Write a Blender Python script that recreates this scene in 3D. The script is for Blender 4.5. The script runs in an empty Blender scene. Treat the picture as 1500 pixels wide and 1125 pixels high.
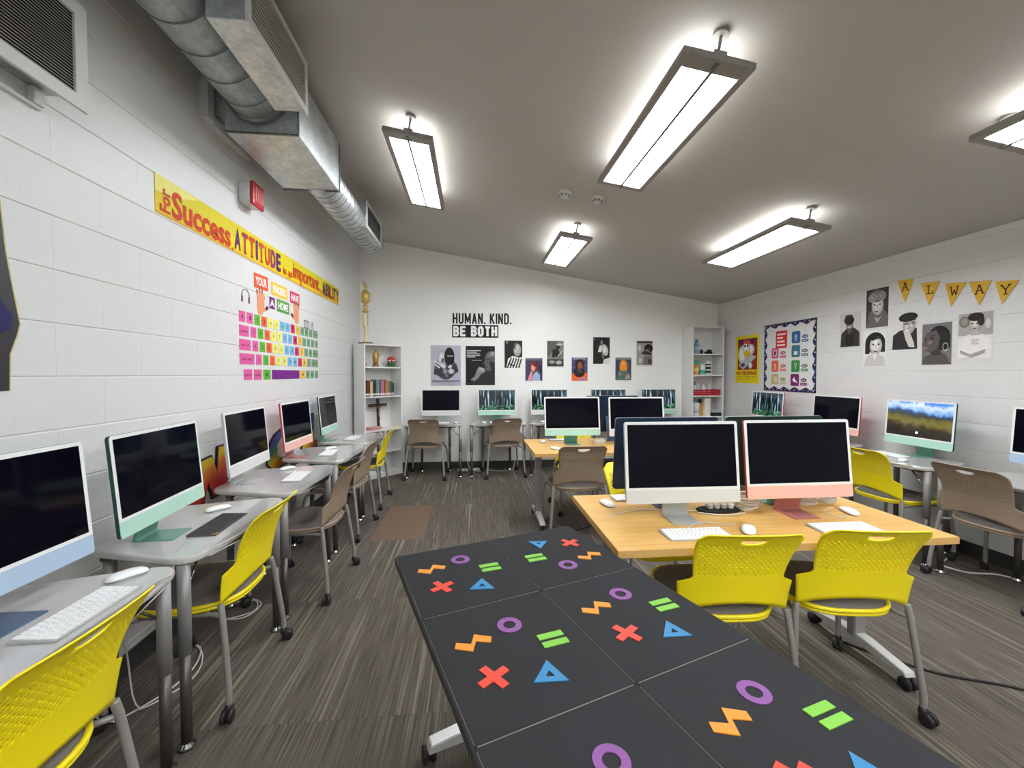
import bpy, bmesh, math, random
from mathutils import Matrix, Vector, Euler
random.seed(7)
PI = math.pi
SC = bpy.context.scene
COL = SC.collection
R = math.radians

# ------------------------------------------------------------------ camera, world, exposure
cam_d = bpy.data.cameras.new('camera')
cam_d.sensor_width = 36.0
cam_d.lens = 36.0 * 608.0 / 1500.0
cam_d.clip_start = 0.05
cam = bpy.data.objects.new('camera', cam_d)
COL.objects.link(cam)
cam.location = (0, 0, 1.42)
cam.rotation_euler = (R(90 - 1.41), 0, R(-5.45))
SC.camera = cam
w = bpy.data.worlds.new('world')
SC.world = w
w.use_nodes = True
w.node_tree.nodes['Background'].inputs[0].default_value = (0.5, 0.5, 0.5, 1)
w.node_tree.nodes['Background'].inputs[1].default_value = 0.05
SC.view_settings.view_transform = 'Standard'
SC.view_settings.look = 'None'
SC.view_settings.exposure = 0.46
SC.view_settings.gamma = 1.0
SC.view_settings.use_curve_mapping = False
SC.cycles.use_denoising = True
SC.cycles.max_bounces = 10
SC.cycles.diffuse_bounces = 6
LAMP_DOWN = 27.0
LAMP_UP = 4.5

# ------------------------------------------------------------------ room numbers (metres)
XL, XR, YB, YF = -1.63, 3.87, 6.25, -2.6
def ceil_z(x): return 3.136 - 0.16 * x
SLOPE = math.atan(0.16)

# ------------------------------------------------------------------ materials
def lin(c):
    def f(v):
        v /= 255.0
        return v / 12.92 if v <= 0.04045 else ((v + 0.055) / 1.055) ** 2.4
    return (f(c[0]), f(c[1]), f(c[2]), 1.0)
MATS = {}
def nodes_of(m):
    return m.node_tree.nodes, m.node_tree.links
def mat(name, rgb, rough=0.5, metal=0.0, var=0.0, scale=20.0, bump=0.0, bscale=200.0, emit=0.0, spec=0.5, coat=0.0):
    if name in MATS: return MATS[name]
    m = bpy.data.materials.new(name)
    m.use_nodes = True
    n, l = nodes_of(m)
    b = n['Principled BSDF']
    b.inputs['Base Color'].default_value = lin(rgb)
    b.inputs['Roughness'].default_value = rough
    b.inputs['Metallic'].default_value = metal
    b.inputs['Specular IOR Level'].default_value = spec
    b.inputs['Coat Weight'].default_value = coat
    if emit:
        b.inputs['Emission Color'].default_value = lin(rgb)
        b.inputs['Emission Strength'].default_value = emit
    if var or bump:
        tc = n.new('ShaderNodeTexCoord')
        if var:
            nz = n.new('ShaderNodeTexNoise'); nz.inputs['Scale'].default_value = scale
            nz.inputs['Detail'].default_value = 4
            l.new(tc.outputs['Object'], nz.inputs['Vector'])
            mx = n.new('ShaderNodeMixRGB')
            c = lin(rgb)
            mx.inputs[1].default_value = (c[0] * (1 - var), c[1] * (1 - var), c[2] * (1 - var), 1)
            mx.inputs[2].default_value = (min(1, c[0] * (1 + var)), min(1, c[1] * (1 + var)), min(1, c[2] * (1 + var)), 1)
            l.new(nz.outputs['Fac'], mx.inputs[0])
            l.new(mx.outputs[0], b.inputs['Base Color'])
        if bump:
            nb = n.new('ShaderNodeTexNoise'); nb.inputs['Scale'].default_value = bscale
            l.new(tc.outputs['Object'], nb.inputs['Vector'])
            bp = n.new('ShaderNodeBump'); bp.inputs['Strength'].default_value = bump
            bp.inputs['Distance'].default_value = 0.003
            l.new(nb.outputs['Fac'], bp.inputs['Height'])
            l.new(bp.outputs['Normal'], b.inputs['Normal'])
    MATS[name] = m
    return m
def flat(rgb):
    rgb = tuple(int(v) for v in rgb)
    return mat('print_%02x%02x%02x' % rgb, rgb, rough=0.6, spec=0.25, var=0.10, scale=38)

M_BLOCK = mat('painted_block', (221, 221, 220), 0.45, bump=0.35, bscale=70, var=0.02, scale=8)
M_JOINT = mat('painted_joint', (222, 222, 220), 0.6)
M_WALL = mat('painted_drywall', (242, 242, 238), 0.7, bump=0.05, bscale=300)
M_CEIL = mat('ceiling_paint', (190, 186, 180), 0.9, var=0.02, scale=3)
M_BASE = mat('rubber_baseboard', (58, 55, 54), 0.6)
M_WHITE = mat('white_melamine', (230, 230, 228), 0.45)
M_GALV = mat('galvanised_steel', (196, 200, 200), 0.36, metal=0.62, var=0.14, scale=9)
def make_galv():
    m = M_GALV; n, l = nodes_of(m); b = n['Principled BSDF']
    tc = n.new('ShaderNodeTexCoord'); v = n.new('ShaderNodeTexVoronoi'); v.inputs['Scale'].default_value = 48
    nz = n.new('ShaderNodeTexNoise'); nz.inputs['Scale'].default_value = 9; nz.inputs['Detail'].default_value = 5
    l.new(tc.outputs['Object'], v.inputs['Vector']); l.new(tc.outputs['Object'], nz.inputs['Vector'])
    mx = n.new('ShaderNodeMixRGB'); mx.inputs[0].default_value = 0.72; l.new(v.outputs['Color'], mx.inputs[1]); l.new(nz.outputs['Fac'], mx.inputs[2])
    bw = n.new('ShaderNodeRGBToBW'); l.new(mx.outputs[0], bw.inputs[0])
    r = n.new('ShaderNodeValToRGB'); e = r.color_ramp.elements
    e[0].position = 0.3; e[0].color = lin((170, 176, 178)); e[1].position = 0.72; e[1].color = lin((214, 220, 222))
    l.new(bw.outputs[0], r.inputs[0]); l.new(r.outputs[0], b.inputs['Base Color'])
make_galv()
M_GALVD = mat('galvanised_seam', (120, 124, 124), 0.45, metal=0.85)
M_REG = mat('register_white', (214, 214, 212), 0.5)
M_LFR = mat('lamp_frame', (150, 147, 142), 0.5)
M_DARK = mat('dark_void', (26, 26, 27), 0.9)
M_SLATD = mat('grille_slat', (188, 186, 180), 0.5)
M_LAM = mat('grey_laminate', (192, 189, 187), 0.13, var=0.025, scale=40, coat=0.6)
M_LAMEDGE = mat('laminate_edge', (196, 193, 190), 0.35)
M_LEG = mat('grey_tube', (150, 148, 147), 0.4, metal=0.25)
M_LEGD = mat('dark_tube', (96, 92, 90), 0.35, metal=0.6)
M_CHROME = mat('chrome', (200, 200, 200), 0.15, metal=1.0)
M_ALU = mat('cast_aluminium', (206, 206, 204), 0.35, metal=0.3)
M_YEL = mat('yellow_plastic', (250, 228, 18), 0.42)
M_TAN = mat('tan_plastic', (156, 136, 116), 0.45)
M_FAB = mat('grey_fabric', (112, 106, 100), 0.95, var=0.18, scale=400, bump=0.4, bscale=600)
M_FRAME = mat('chair_frame', (158, 155, 150), 0.4, metal=0.3)
M_CAST = mat('caster_black', (34, 30, 33), 0.5)
M_BEZ = mat('white_bezel', (232, 234, 234), 0.3)
M_SCR = mat('black_screen', (9, 9, 20), 0.06, spec=0.10)
M_KEYW = mat('white_keys', (240, 240, 240), 0.5)
M_KEYB = mat('dark_keys', (52, 52, 54), 0.5)
M_KEYD = mat('dark_keyboard_case', (82, 82, 86), 0.45)
M_ALK = mat('keyboard_aluminium', (176, 179, 180), 0.4, metal=0.3)
M_MOUSE = mat('white_mouse', (242, 244, 244), 0.2)
M_CABLE = mat('white_cable', (214, 212, 206), 0.5)
M_CABLED = mat('black_cable', (22, 22, 22), 0.6)
M_MAT = mat('black_mat', (46, 46, 48), 0.9, var=0.12, scale=6, bump=0.15, bscale=300, spec=0.2)
M_MATEDGE = mat('mat_worn_edge', (168, 164, 160), 0.9)
M_BOARD = mat('black_board', (50, 50, 52), 0.7)
C_BACK = {'blue': (38, 66, 96), 'mint': (30, 66, 60), 'silver': (190, 192, 194), 'pink': (196, 70, 72), 'navy': (22, 44, 72), 'green': (22, 56, 52)}
C_CHIN = {'blue': (170, 192, 216), 'mint': (176, 216, 200), 'silver': (212, 213, 211), 'pink': (238, 184, 170), 'navy': (170, 192, 216), 'green': (176, 216, 200)}
C_STAND = {'blue': (92, 112, 138), 'mint': (116, 164, 148), 'silver': (196, 198, 197), 'pink': (190, 126, 122), 'navy': (92, 112, 138), 'green': (116, 164, 148)}

def ramp(n, stops):
    r = n.new('ShaderNodeValToRGB')
    e = r.color_ramp.elements
    while len(e) < len(stops): e.new(0.5)
    for k, (p, c) in enumerate(stops):
        e[k].position = p
        e[k].color = c if len(c) == 4 else lin(c)
    return r
def math_node(n, l, op, a, b=None):
    q = n.new('ShaderNodeMath'); q.operation = op
    for k, v in enumerate((a, b)):
        if v is None: continue
        if isinstance(v, (int, float)): q.inputs[k].default_value = v
        else: l.new(v, q.inputs[k])
    return q.outputs[0]

def make_wood():
    m = bpy.data.materials.new('maple_laminate'); m.use_nodes = True
    n, l = nodes_of(m); b = n['Principled BSDF']
    tc = n.new('ShaderNodeTexCoord'); mp = n.new('ShaderNodeMapping')
    mp.inputs['Scale'].default_value = (1.2, 16, 16)
    l.new(tc.outputs['Object'], mp.inputs[0])
    nz = n.new('ShaderNodeTexNoise'); nz.inputs['Scale'].default_value = 3; nz.inputs['Detail'].default_value = 6
    l.new(mp.outputs[0], nz.inputs['Vector'])
    r = ramp(n, [(0.3, (204, 156, 82)), (0.7, (218, 174, 100))])
    l.new(nz.outputs['Fac'], r.inputs[0]); l.new(r.outputs[0], b.inputs['Base Color'])
    b.inputs['Roughness'].default_value = 0.38
    return m
M_WOOD = make_wood()
M_WOODE = mat('maple_edge_band', (212, 168, 98), 0.45)

def make_carpet(name, streak):
    m = bpy.data.materials.new(name); m.use_nodes = True
    n, l = nodes_of(m); b = n['Principled BSDF']
    tc = n.new('ShaderNodeTexCoord'); oi = n.new('ShaderNodeObjectInfo')
    add = n.new('ShaderNodeVectorMath'); add.operation = 'ADD'
    sc = n.new('ShaderNodeVectorMath'); sc.operation = 'SCALE'
    sc.inputs[0].default_value = (37, 91, 0); l.new(oi.outputs['Random'], sc.inputs['Scale'])
    l.new(tc.outputs['Object'], add.inputs[0]); l.new(sc.outputs[0], add.inputs[1])
    def stretched(sx, sy, detail):
        mp = n.new('ShaderNodeMapping'); mp.inputs['Scale'].default_value = (sx, sy, 1)
        l.new(add.outputs[0], mp.inputs[0])
        z = n.new('ShaderNodeTexNoise'); z.inputs['Scale'].default_value = 1.0; z.inputs['Detail'].default_value = detail
        l.new(mp.outputs[0], z.inputs['Vector'])
        return z.outputs['Fac']
    bands = stretched(46, 0.55, 3)
    clump = stretched(7, 0.35, 2)
    fine = stretched(190, 3.0, 1)
    speck = stretched(420, 420, 1)
    rf = ramp(n, [(0.32, (78, 72, 66)), (0.52, (94, 88, 81)), (0.70, (112, 105, 95))])
    l.new(fine, rf.inputs[0])
    m1 = n.new('ShaderNodeMapRange'); m1.inputs[1].default_value = 0.53; m1.inputs[2].default_value = 0.64; l.new(bands, m1.inputs[0])
    mk = n.new('ShaderNodeMapRange'); mk.inputs[1].default_value = 0.42; mk.inputs[2].default_value = 0.58; l.new(clump, mk.inputs[0])
    fac = math_node(n, l, 'MULTIPLY', math_node(n, l, 'MULTIPLY', m1.outputs[0], mk.outputs[0]), streak)
    mx = n.new('ShaderNodeMixRGB'); l.new(fac, mx.inputs[0])
    l.new(rf.outputs[0], mx.inputs[1]); mx.inputs[2].default_value = lin((146, 138, 122))
    m2 = n.new('ShaderNodeMixRGB'); m2.blend_type = 'OVERLAY'; m2.inputs[0].default_value = 0.55
    l.new(mx.outputs[0], m2.inputs[1]); l.new(speck, m2.inputs[2])
    l.new(m2.outputs[0], b.inputs['Base Color'])
    b.inputs['Roughness'].default_value = 1.0; b.inputs['Specular IOR Level'].default_value = 0.05
    bp = n.new('ShaderNodeBump'); bp.inputs['Strength'].default_value = 0.5; bp.inputs['Distance'].default_value = 0.003
    l.new(fine, bp.inputs['Height']); l.new(bp.outputs[0], b.inputs['Normal'])
    return m
M_CARPET = make_carpet('streaked_carpet', 0.7)
M_CARPET2 = make_carpet('ribbed_carpet', 0.15)
M_CARPETB = mat('brown_carpet', (112, 94, 80), 1.0, var=0.12, scale=300, spec=0.05)

def make_forest():
    m = bpy.data.materials.new('forest_wallpaper'); m.use_nodes = True
    n, l = nodes_of(m); b = n['Principled BSDF']
    tc = n.new('ShaderNodeTexCoord'); sep = n.new('ShaderNodeSeparateXYZ'); l.new(tc.outputs['Object'], sep.inputs[0])
    mp = n.new('ShaderNodeMapping'); mp.inputs['Scale'].default_value = (44, 1, 4.5); l.new(tc.outputs['Object'], mp.inputs[0])
    z = n.new('ShaderNodeTexNoise'); z.inputs['Scale'].default_value = 1; z.inputs['Detail'].default_value = 2.5
    l.new(mp.outputs[0], z.inputs['Vector'])
    trunks = ramp(n, [(0.42, (8, 12, 16)), (0.52, (26, 40, 48)), (0.58, (70, 104, 114)), (0.72, (196, 222, 234))])
    l.new(z.outputs['Fac'], trunks.inputs[0])
    z2 = n.new('ShaderNodeTexNoise'); z2.inputs['Scale'].default_value = 40; l.new(tc.outputs['Object'], z2.inputs['Vector'])
    green = ramp(n, [(0.4, (8, 24, 20)), (0.55, (36, 84, 58)), (0.7, (120, 176, 140))])
    l.new(z2.outputs['Fac'], green.inputs[0])
    low = math_node(n, l, 'LESS_THAN', math_node(n, l, 'ADD', sep.outputs['Z'], math_node(n, l, 'MULTIPLY', z.outputs['Fac'], 0.12)), 0.285)
    mx = n.new('ShaderNodeMixRGB'); l.new(low, mx.inputs[0]); l.new(trunks.outputs[0], mx.inputs[1]); l.new(green.outputs[0], mx.inputs[2])
    b.inputs['Base Color'].default_value = (0.005, 0.005, 0.006, 1); b.inputs['Roughness'].default_value = 0.1
    l.new(mx.outputs[0], b.inputs['Emission Color']); b.inputs['Emission Strength'].default_value = 0.9
    return m
M_FOREST = make_forest()
def make_hills():
    m = bpy.data.materials.new('hills_wallpaper'); m.use_nodes = True
    n, l = nodes_of(m); b = n['Principled BSDF']
    tc = n.new('ShaderNodeTexCoord'); sep = n.new('ShaderNodeSeparateXYZ'); l.new(tc.outputs['Object'], sep.inputs[0])
    z = n.new('ShaderNodeTexNoise'); z.inputs['Scale'].default_value = 15; z.inputs['Detail'].default_value = 9
    l.new(tc.outputs['Object'], z.inputs['Vector'])
    # height inside the screen, 0 at its lower edge, 1 at its upper edge, bent by the ridge line
    h = math_node(n, l, 'DIVIDE', math_node(n, l, 'SUBTRACT', sep.outputs['Z'], 0.155), 0.29)
    hh = math_node(n, l, 'ADD', h, math_node(n, l, 'MULTIPLY', math_node(n, l, 'SUBTRACT', z.outputs['Fac'], 0.5), 0.42))
    hh = math_node(n, l, 'ADD', hh, math_node(n, l, 'MULTIPLY', sep.outputs['X'], 0.25))
    r = ramp(n, [(0.0, (26, 22, 18)), (0.30, (58, 48, 34)), (0.44, (120, 112, 52)), (0.55, (96, 92, 44)), (0.62, (60, 56, 40)), (0.70, (44, 78, 128)), (0.78, (128, 172, 222)), (0.90, (206, 224, 244)), (1.0, (84, 140, 226))])
    l.new(hh, r.inputs[0])
    b.inputs['Base Color'].default_value = (0.005, 0.005, 0.006, 1); b.inputs['Roughness'].default_value = 0.1
    l.new(r.outputs[0], b.inputs['Emission Color']); b.inputs['Emission Strength'].default_value = 0.9
    return m
M_HILLS = make_hills()
def make_rainbow():
    m = bpy.data.materials.new('rainbow_paint'); m.use_nodes = True
    n, l = nodes_of(m); b = n['Principled BSDF']
    tc = n.new('ShaderNodeTexCoord'); sep = n.new('ShaderNodeSeparateXYZ'); l.new(tc.outputs['Object'], sep.inputs[0])
    z = n.new('ShaderNodeTexNoise'); z.inputs['Scale'].default_value = 14; l.new(tc.outputs['Object'], z.inputs['Vector'])
    v = math_node(n, l, 'ADD', math_node(n, l, 'MULTIPLY', sep.outputs['Z'], 2.3), math_node(n, l, 'MULTIPLY', sep.outputs['X'], -0.9))
    v = math_node(n, l, 'ADD', v, math_node(n, l, 'MULTIPLY', z.outputs['Fac'], 0.16))
    r = ramp(n, [(0.0, (96, 44, 110)), (0.14, (190, 40, 44)), (0.34, (214, 62, 34)), (0.5, (232, 116, 36)), (0.62, (232, 186, 34)), (0.78, (214, 190, 40)), (0.88, (60, 140, 70)), (0.96, (40, 110, 160))])
    r.color_ramp.interpolation = 'LINEAR'
    l.new(v, r.inputs[0]); l.new(r.outputs[0], b.inputs['Base Color']); b.inputs['Roughness'].default_value = 0.5
    return m
M_RAIN = make_rainbow()
M_RAIN2 = make_rainbow()
M_RAIN2.name = 'rainbow_paint_cool'
e_ = [q for q in M_RAIN2.node_tree.nodes if q.type == 'VALTORGB'][0].color_ramp.elements
for q, c_ in zip(e_, [(196, 40, 40), (228, 120, 40), (232, 200, 40), (64, 150, 74), (48, 110, 170), (70, 60, 150), (96, 50, 140), (60, 40, 110)]): q.color = lin(c_)
def make_lamp(name, rgb, strength):
    m = bpy.data.materials.new(name); m.use_nodes = True
    n, l = nodes_of(m); b = n['Principled BSDF']
    b.inputs['Base Color'].default_value = (0.9, 0.9, 0.9, 1)
    b.inputs['Emission Color'].default_value = lin(rgb); b.inputs['Emission Strength'].default_value = strength
    return m
M_LAMP = make_lamp('lamp_diffuser', (247, 251, 255), LAMP_DOWN)
M_LAMPUP = make_lamp('lamp_uplight', (250, 252, 252), LAMP_UP)

# ------------------------------------------------------------------ mesh building
class MB:
    def __init__(s):
        s.v = []; s.f = []; s.m = []; s.sm = []
    def add(s, vs, fs, mi=0, smooth=False):
        o = len(s.v); s.v += [tuple(p) for p in vs]
        for f in fs:
            s.f.append([o + i for i in f]); s.m.append(mi); s.sm.append(smooth)
        return s
    def box(s, x0, x1, y0, y1, z0, z1, mi=0):
        v = [(x0, y0, z0), (x1, y0, z0), (x1, y1, z0), (x0, y1, z0), (x0, y0, z1), (x1, y0, z1), (x1, y1, z1), (x0, y1, z1)]
        return s.add(v, [(3, 2, 1, 0), (4, 5, 6, 7), (0, 1, 5, 4), (1, 2, 6, 5), (2, 3, 7, 6), (3, 0, 4, 7)], mi)
    def prism(s, pts, a0, a1, axis='z', mi=0, smooth=False):
        n = len(pts)
        def P(p, a):
            return (p[0], p[1], a) if axis == 'z' else ((p[0], a, p[1]) if axis == 'y' else (a, p[0], p[1]))
        v = [P(p, a0) for p in pts] + [P(p, a1) for p in pts]
        fl = [tuple(range(n - 1, -1, -1)), tuple(range(n, 2 * n))]
        if axis == 'y': fl = [tuple(range(n)), tuple(range(2 * n - 1, n - 1, -1))]
        s.add(v, fl, mi)
        o = len(s.v) - 2 * n
        for i in range(n):
            j = (i + 1) % n
            q = [o + i, o + j, o + n + j, o + n + i]
            if axis == 'y': q.reverse()
            s.f.append(q); s.m.append(mi); s.sm.append(smooth)
        return s
    def tube(s, pts, r, n=10, mi=0, closed=False, cap=True):
        pts = [Vector(p) for p in pts]; k = len(pts)
        rs = r if isinstance(r, (list, tuple)) else [r] * k
        rings = []; ref = None
        for i, p in enumerate(pts):
            if closed: t = pts[(i + 1) % k] - pts[i - 1]
            else: t = pts[min(i + 1, k - 1)] - pts[max(i - 1, 0)]
            t.normalize()
            if ref is None:
                ref = Vector((0, 0, 1)) if abs(t.z) < 0.9 else Vector((1, 0, 0))
            ref = (ref - t * ref.dot(t)).normalized()
            b = t.cross(ref)
            rings.append([p + (ref * math.cos(2 * PI * q / n) + b * math.sin(2 * PI * q / n)) * rs[i] for q in range(n)])
        v = [p for g in rings for p in g]; f = []
        for i in range(k if closed else k - 1):
            a = i * n; c = ((i + 1) % k) * n
            for q in range(n):
                f.append((a + q, a + (q + 1) % n, c + (q + 1) % n, c + q))
        s.add(v, f, mi, True)
        if cap and not closed:
            o = len(s.v) - len(v)
            s.f.append([o + q for q in range(n - 1, -1, -1)]); s.m.append(mi); s.sm.append(False)
            s.f.append([o + (k - 1) * n + q for q in range(n)]); s.m.append(mi); s.sm.append(False)
        return s
    def lathe(s, prof, c=(0, 0, 0), n=16, axis='z', mi=0, smooth=True):
        v = []; f = []; k = len(prof)
        for (r, h) in prof:
            for q in range(n):
                a = 2 * PI * q / n; x, y = r * math.cos(a), r * math.sin(a)
                p = (x, y, h) if axis == 'z' else ((h, x, y) if axis == 'x' else (y, h, x))
                v.append((c[0] + p[0], c[1] + p[1], c[2] + p[2]))
        for i in range(k - 1):
            for q in range(n):
                f.append((i * n + q, i * n + (q + 1) % n, (i + 1) * n + (q + 1) % n, (i + 1) * n + q))
        s.add(v, f, mi, smooth)
        o = len(s.v) - len(v)
        if prof[0][0] > 1e-6: s.f.append([o + q for q in range(n - 1, -1, -1)]); s.m.append(mi); s.sm.append(False)
        if prof[-1][0] > 1e-6: s.f.append([o + (k - 1) * n + q for q in range(n)]); s.m.append(mi); s.sm.append(False)
        return s
    def ball(s, c, rx, ry, rz, n=12, mi=0):
        k = max(5, n // 2); v = []; f = []
        for i in range(k + 1):
            t = PI * i / k
            for q in range(n):
                a = 2 * PI * q / n
                v.append((c[0] + rx * math.sin(t) * math.cos(a), c[1] + ry * math.sin(t) * math.sin(a), c[2] - rz * math.cos(t)))
        for i in range(k):
            for q in range(n):
                f.append((i * n + q, i * n + (q + 1) % n, (i + 1) * n + (q + 1) % n, (i + 1) * n + q))
        return s.add(v, f, mi, True)
    def xf(s, M, start=0):
        for i in range(start, len(s.v)): s.v[i] = tuple(M @ Vector(s.v[i]))
        return s
    def mesh(s, name, mats, bevel=0.0, seg=1):
        me = bpy.data.meshes.new(name)
        me.from_pydata(s.v, [], s.f)
        for m in (mats if isinstance(mats, (list, tuple)) else [mats]): me.materials.append(m)
        me.polygons.foreach_set('material_index', s.m)
        me.polygons.foreach_set('use_smooth', s.sm)
        if bevel:
            bm = bmesh.new(); bm.from_mesh(me)
            bmesh.ops.remove_doubles(bm, verts=bm.verts, dist=1e-5)
            ed = [e for e in bm.edges if len(e.link_faces) == 2 and e.calc_face_angle(0) > 0.6]
            bmesh.ops.bevel(bm, geom=ed, offset=bevel, segments=seg, affect='EDGES', profile=0.5)
            bm.to_mesh(me); bm.free()
        me.update()
        return me

def link(name, data, parent=None, loc=(0, 0, 0), rot=(0, 0, 0), scale=None):
    o = bpy.data.objects.new(name, data)
    COL.objects.link(o)
    if parent is not None: o.parent = parent
    o.location = loc; o.rotation_euler = rot
    if scale: o.scale = scale
    return o
def tag(o, label=None, cat=None, group=None, kind=None):
    if label: o['label'] = label
    if cat: o['category'] = cat
    if group: o['group'] = group
    if kind: o['kind'] = kind
    return o
def thing(name, label, cat, loc=(0, 0, 0), rz=0.0, group=None, rot=None):
    o = link(name, None, None, loc, rot or (0, 0, rz))
    o.empty_display_size = 0.1
    return tag(o, label, cat, group)
def part(name, mb, mats, parent, bevel=0.0, seg=1, loc=(0, 0, 0), rot=(0, 0, 0), label=None):
    o = link(name, mb.mesh(name, mats, bevel, seg), parent, loc, rot)
    if label: o['label'] = label
    return o
CACHE = {}
def shared(key, fn):
    if key not in CACHE: CACHE[key] = fn()
    return CACHE[key]

def rrect(wd, ht, r, n=5, cx=0.0, cy=0.0):
    p = []
    for (sx, sy, a0) in ((1, 1, 0), (-1, 1, 90), (-1, -1, 180), (1, -1, 270)):
        for k in range(n + 1):
            a = R(a0 + 90.0 * k / n)
            p.append((cx + sx * (wd / 2 - r) + r * math.cos(a), cy + sy * (ht / 2 - r) + r * math.sin(a)))
    return p
def round_poly(pts, radii, n=6):
    out = []; k = len(pts)
    for i in range(k):
        p = Vector(pts[i]).to_2d(); a = Vector(pts[i - 1]).to_2d(); b = Vector(pts[(i + 1) % k]).to_2d()
        r = radii[i] if isinstance(radii, (list, tuple)) else radii
        da = (a - p).normalized(); db = (b - p).normalized()
        p0 = p + da * r; p1 = p + db * r
        for q in range(n + 1):
            t = q / n
            c = p0 * (1 - t) ** 2 + p * 2 * t * (1 - t) + p1 * t * t
            out.append((c.x, c.y))
    return out
def bez(p0, p1, p2, p3, n=12):
    P = [Vector(p) for p in (p0, p1, p2, p3)]
    return [P[0] * (1 - t) ** 3 + P[1] * 3 * t * (1 - t) ** 2 + P[2] * 3 * t * t * (1 - t) + P[3] * t ** 3 for t in (i / n for i in range(n + 1))]
def spline(pts, n=6):
    P = [Vector(p) for p in pts]; out = []
    for i in range(len(P) - 1):
        a = P[max(i - 1, 0)]; b = P[i]; c = P[i + 1]; d = P[min(i + 2, len(P) - 1)]
        for q in range(n):
            t = q / n
            out.append(0.5 * ((2 * b) + (c - a) * t + (2 * a - 5 * b + 4 * c - d) * t * t + (3 * b - a - 3 * c + d) * t ** 3))
    out.append(P[-1]); return out

# flat print: polygons, ellipses and letters on a sheet whose x is right, y is up, z is out of the wall
TXT = {}
def text2d(s, bold=0.0):
    key = (s, bold)
    if key in TXT: return TXT[key]
    cu = bpy.data.curves.new('lettering', 'FONT')
    cu.body = s; cu.size = 1.0; cu.resolution_u = 3; cu.offset = bold
    ob = bpy.data.objects.new('lettering', cu)
    me = bpy.data.meshes.new_from_object(ob)
    vs = [(v.co.x, v.co.y) for v in me.vertices]
    fs = [tuple(p.vertices) for p in me.polygons]
    bpy.data.objects.remove(ob); bpy.data.meshes.remove(me); bpy.data.curves.remove(cu)
    x0 = min(v[0] for v in vs); x1 = max(v[0] for v in vs); y0 = min(v[1] for v in vs); y1 = max(v[1] for v in vs)
    TXT[key] = ([((v[0] - x0) / max(1e-6, x1 - x0), (v[1] - y0) / max(1e-6, y1 - y0)) for v in vs], fs, (x1 - x0) / max(1e-6, y1 - y0))
    return TXT[key]
class Sheet:
    def __init__(s, wd, ht):
        s.w, s.h = wd, ht; s.mb = MB(); s.mats = []; s.z = 0.0006
    def mi(s, rgb):
        m = flat(rgb) if isinstance(rgb, tuple) else rgb
        if m not in s.mats: s.mats.append(m)
        return s.mats.index(m)
    def up(s): s.z += 0.00025
    def poly(s, pts, rgb):
        s.mb.add([((min(1, max(0, p[0])) - 0.5) * s.w, (min(1, max(0, p[1])) - 0.5) * s.h, s.z) for p in pts], [tuple(range(len(pts)))], s.mi(rgb)); s.up(); return s
    def rect(s, x0, y0, x1, y1, rgb): return s.poly([(x0, y0), (x1, y0), (x1, y1), (x0, y1)], rgb)
    def ell(s, cx, cy, rx, ry, rgb, rot=0.0, a0=0, a1=360, n=20):
        if rx > 0.075 and a1 - a0 >= 360 and isinstance(rgb, tuple) and n == 20:
            for t, g in ((1.0, 0.82), (0.86, 0.93), (0.66, 1.03), (0.42, 1.12)):
                c_ = tuple(min(255, int(v * g) // 4 * 4) for v in rgb)
                s.ell(cx - 0.10 * rx * (1 - t), cy + 0.16 * ry * (1 - t), rx * t, ry * t, c_, rot, a0, a1, 19)
            return s
        k = s.w / s.h; p = []
        for i in range(n if a1 - a0 >= 360 else n + 1):
            a = R(a0 + (a1 - a0) * i / n); x, y = rx * math.cos(a), ry * math.sin(a) / k
            c, q = math.cos(R(rot)), math.sin(R(rot))
            p.append((cx + x * c - y * q, cy + (x * q + y * c) * k))
        return s.poly(p, rgb)
    def text(s, t, x0, y0, x1, y1, rgb, bold=0.0, rot=False, slant=None):
        vs, fs, _ = text2d(t, bold); out = []
        for (u, v) in vs:
            if rot: u, v = 1 - v, u
            out.append(((x0 + u * (x1 - x0) - 0.5) * s.w, (y0 + v * (y1 - y0) - 0.5) * s.h, s.z))
        s.mb.add(out, fs, s.mi(rgb)); s.up(); return s
    def lines(s, x0, y0, x1, y1, n, rgb):
        for i in range(n):
            y = y1 - (y1 - y0) * (i + 0.2) / n; e = x1 - (x1 - x0) * (0.0, 0.3, 0.1, 0.05, 0.4)[i % 5]
            s.rect(x0, y - (y1 - y0) / n * 0.5, e, y, rgb)
        return s
    def part(s, name, parent, label=None, z=0.0):
        o = link(name, s.mb.mesh(name, s.mats), parent, (0, 0, z))
        if label: o['label'] = label
        return o
ROTW = {'left': Matrix(((0, 0, 1), (1, 0, 0), (0, 1, 0))).to_euler(), 'right': Matrix(((0, 0, -1), (-1, 0, 0), (0, 1, 0))).to_euler(), 'back': Matrix(((1, 0, 0), (0, 0, -1), (0, 1, 0))).to_euler()}
def wall_loc(side, a, z, off=0.001):
    return {'left': (XL + off, a, z), 'right': (XR - off, a, z), 'back': (a, YB - off, z)}[side]
def poster(name, label, cat, side, a0, a1, z0, z1, paper, group=None, tilt=0.0, t=0.0012, off=0.001):
    """A sheet of paper taped flat on a wall; a is x or y along the wall. Returns (root, Sheet)."""
    wd, ht = abs(a1 - a0), z1 - z0
    mb = MB().box(-wd / 2, wd / 2, -ht / 2, ht / 2, 0, t)
    e = ROTW[side].copy()
    M = e.to_matrix() @ Matrix.Rotation(R(tilt), 3, 'Z')
    o = link(name, mb.mesh(name, flat(paper)), None, wall_loc(side, (a0 + a1) / 2, (z0 + z1) / 2, off), M.to_euler())
    tag(o, label, cat, group)
    s = Sheet(wd, ht); s.z = t + 0.0003
    return o, s

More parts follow.
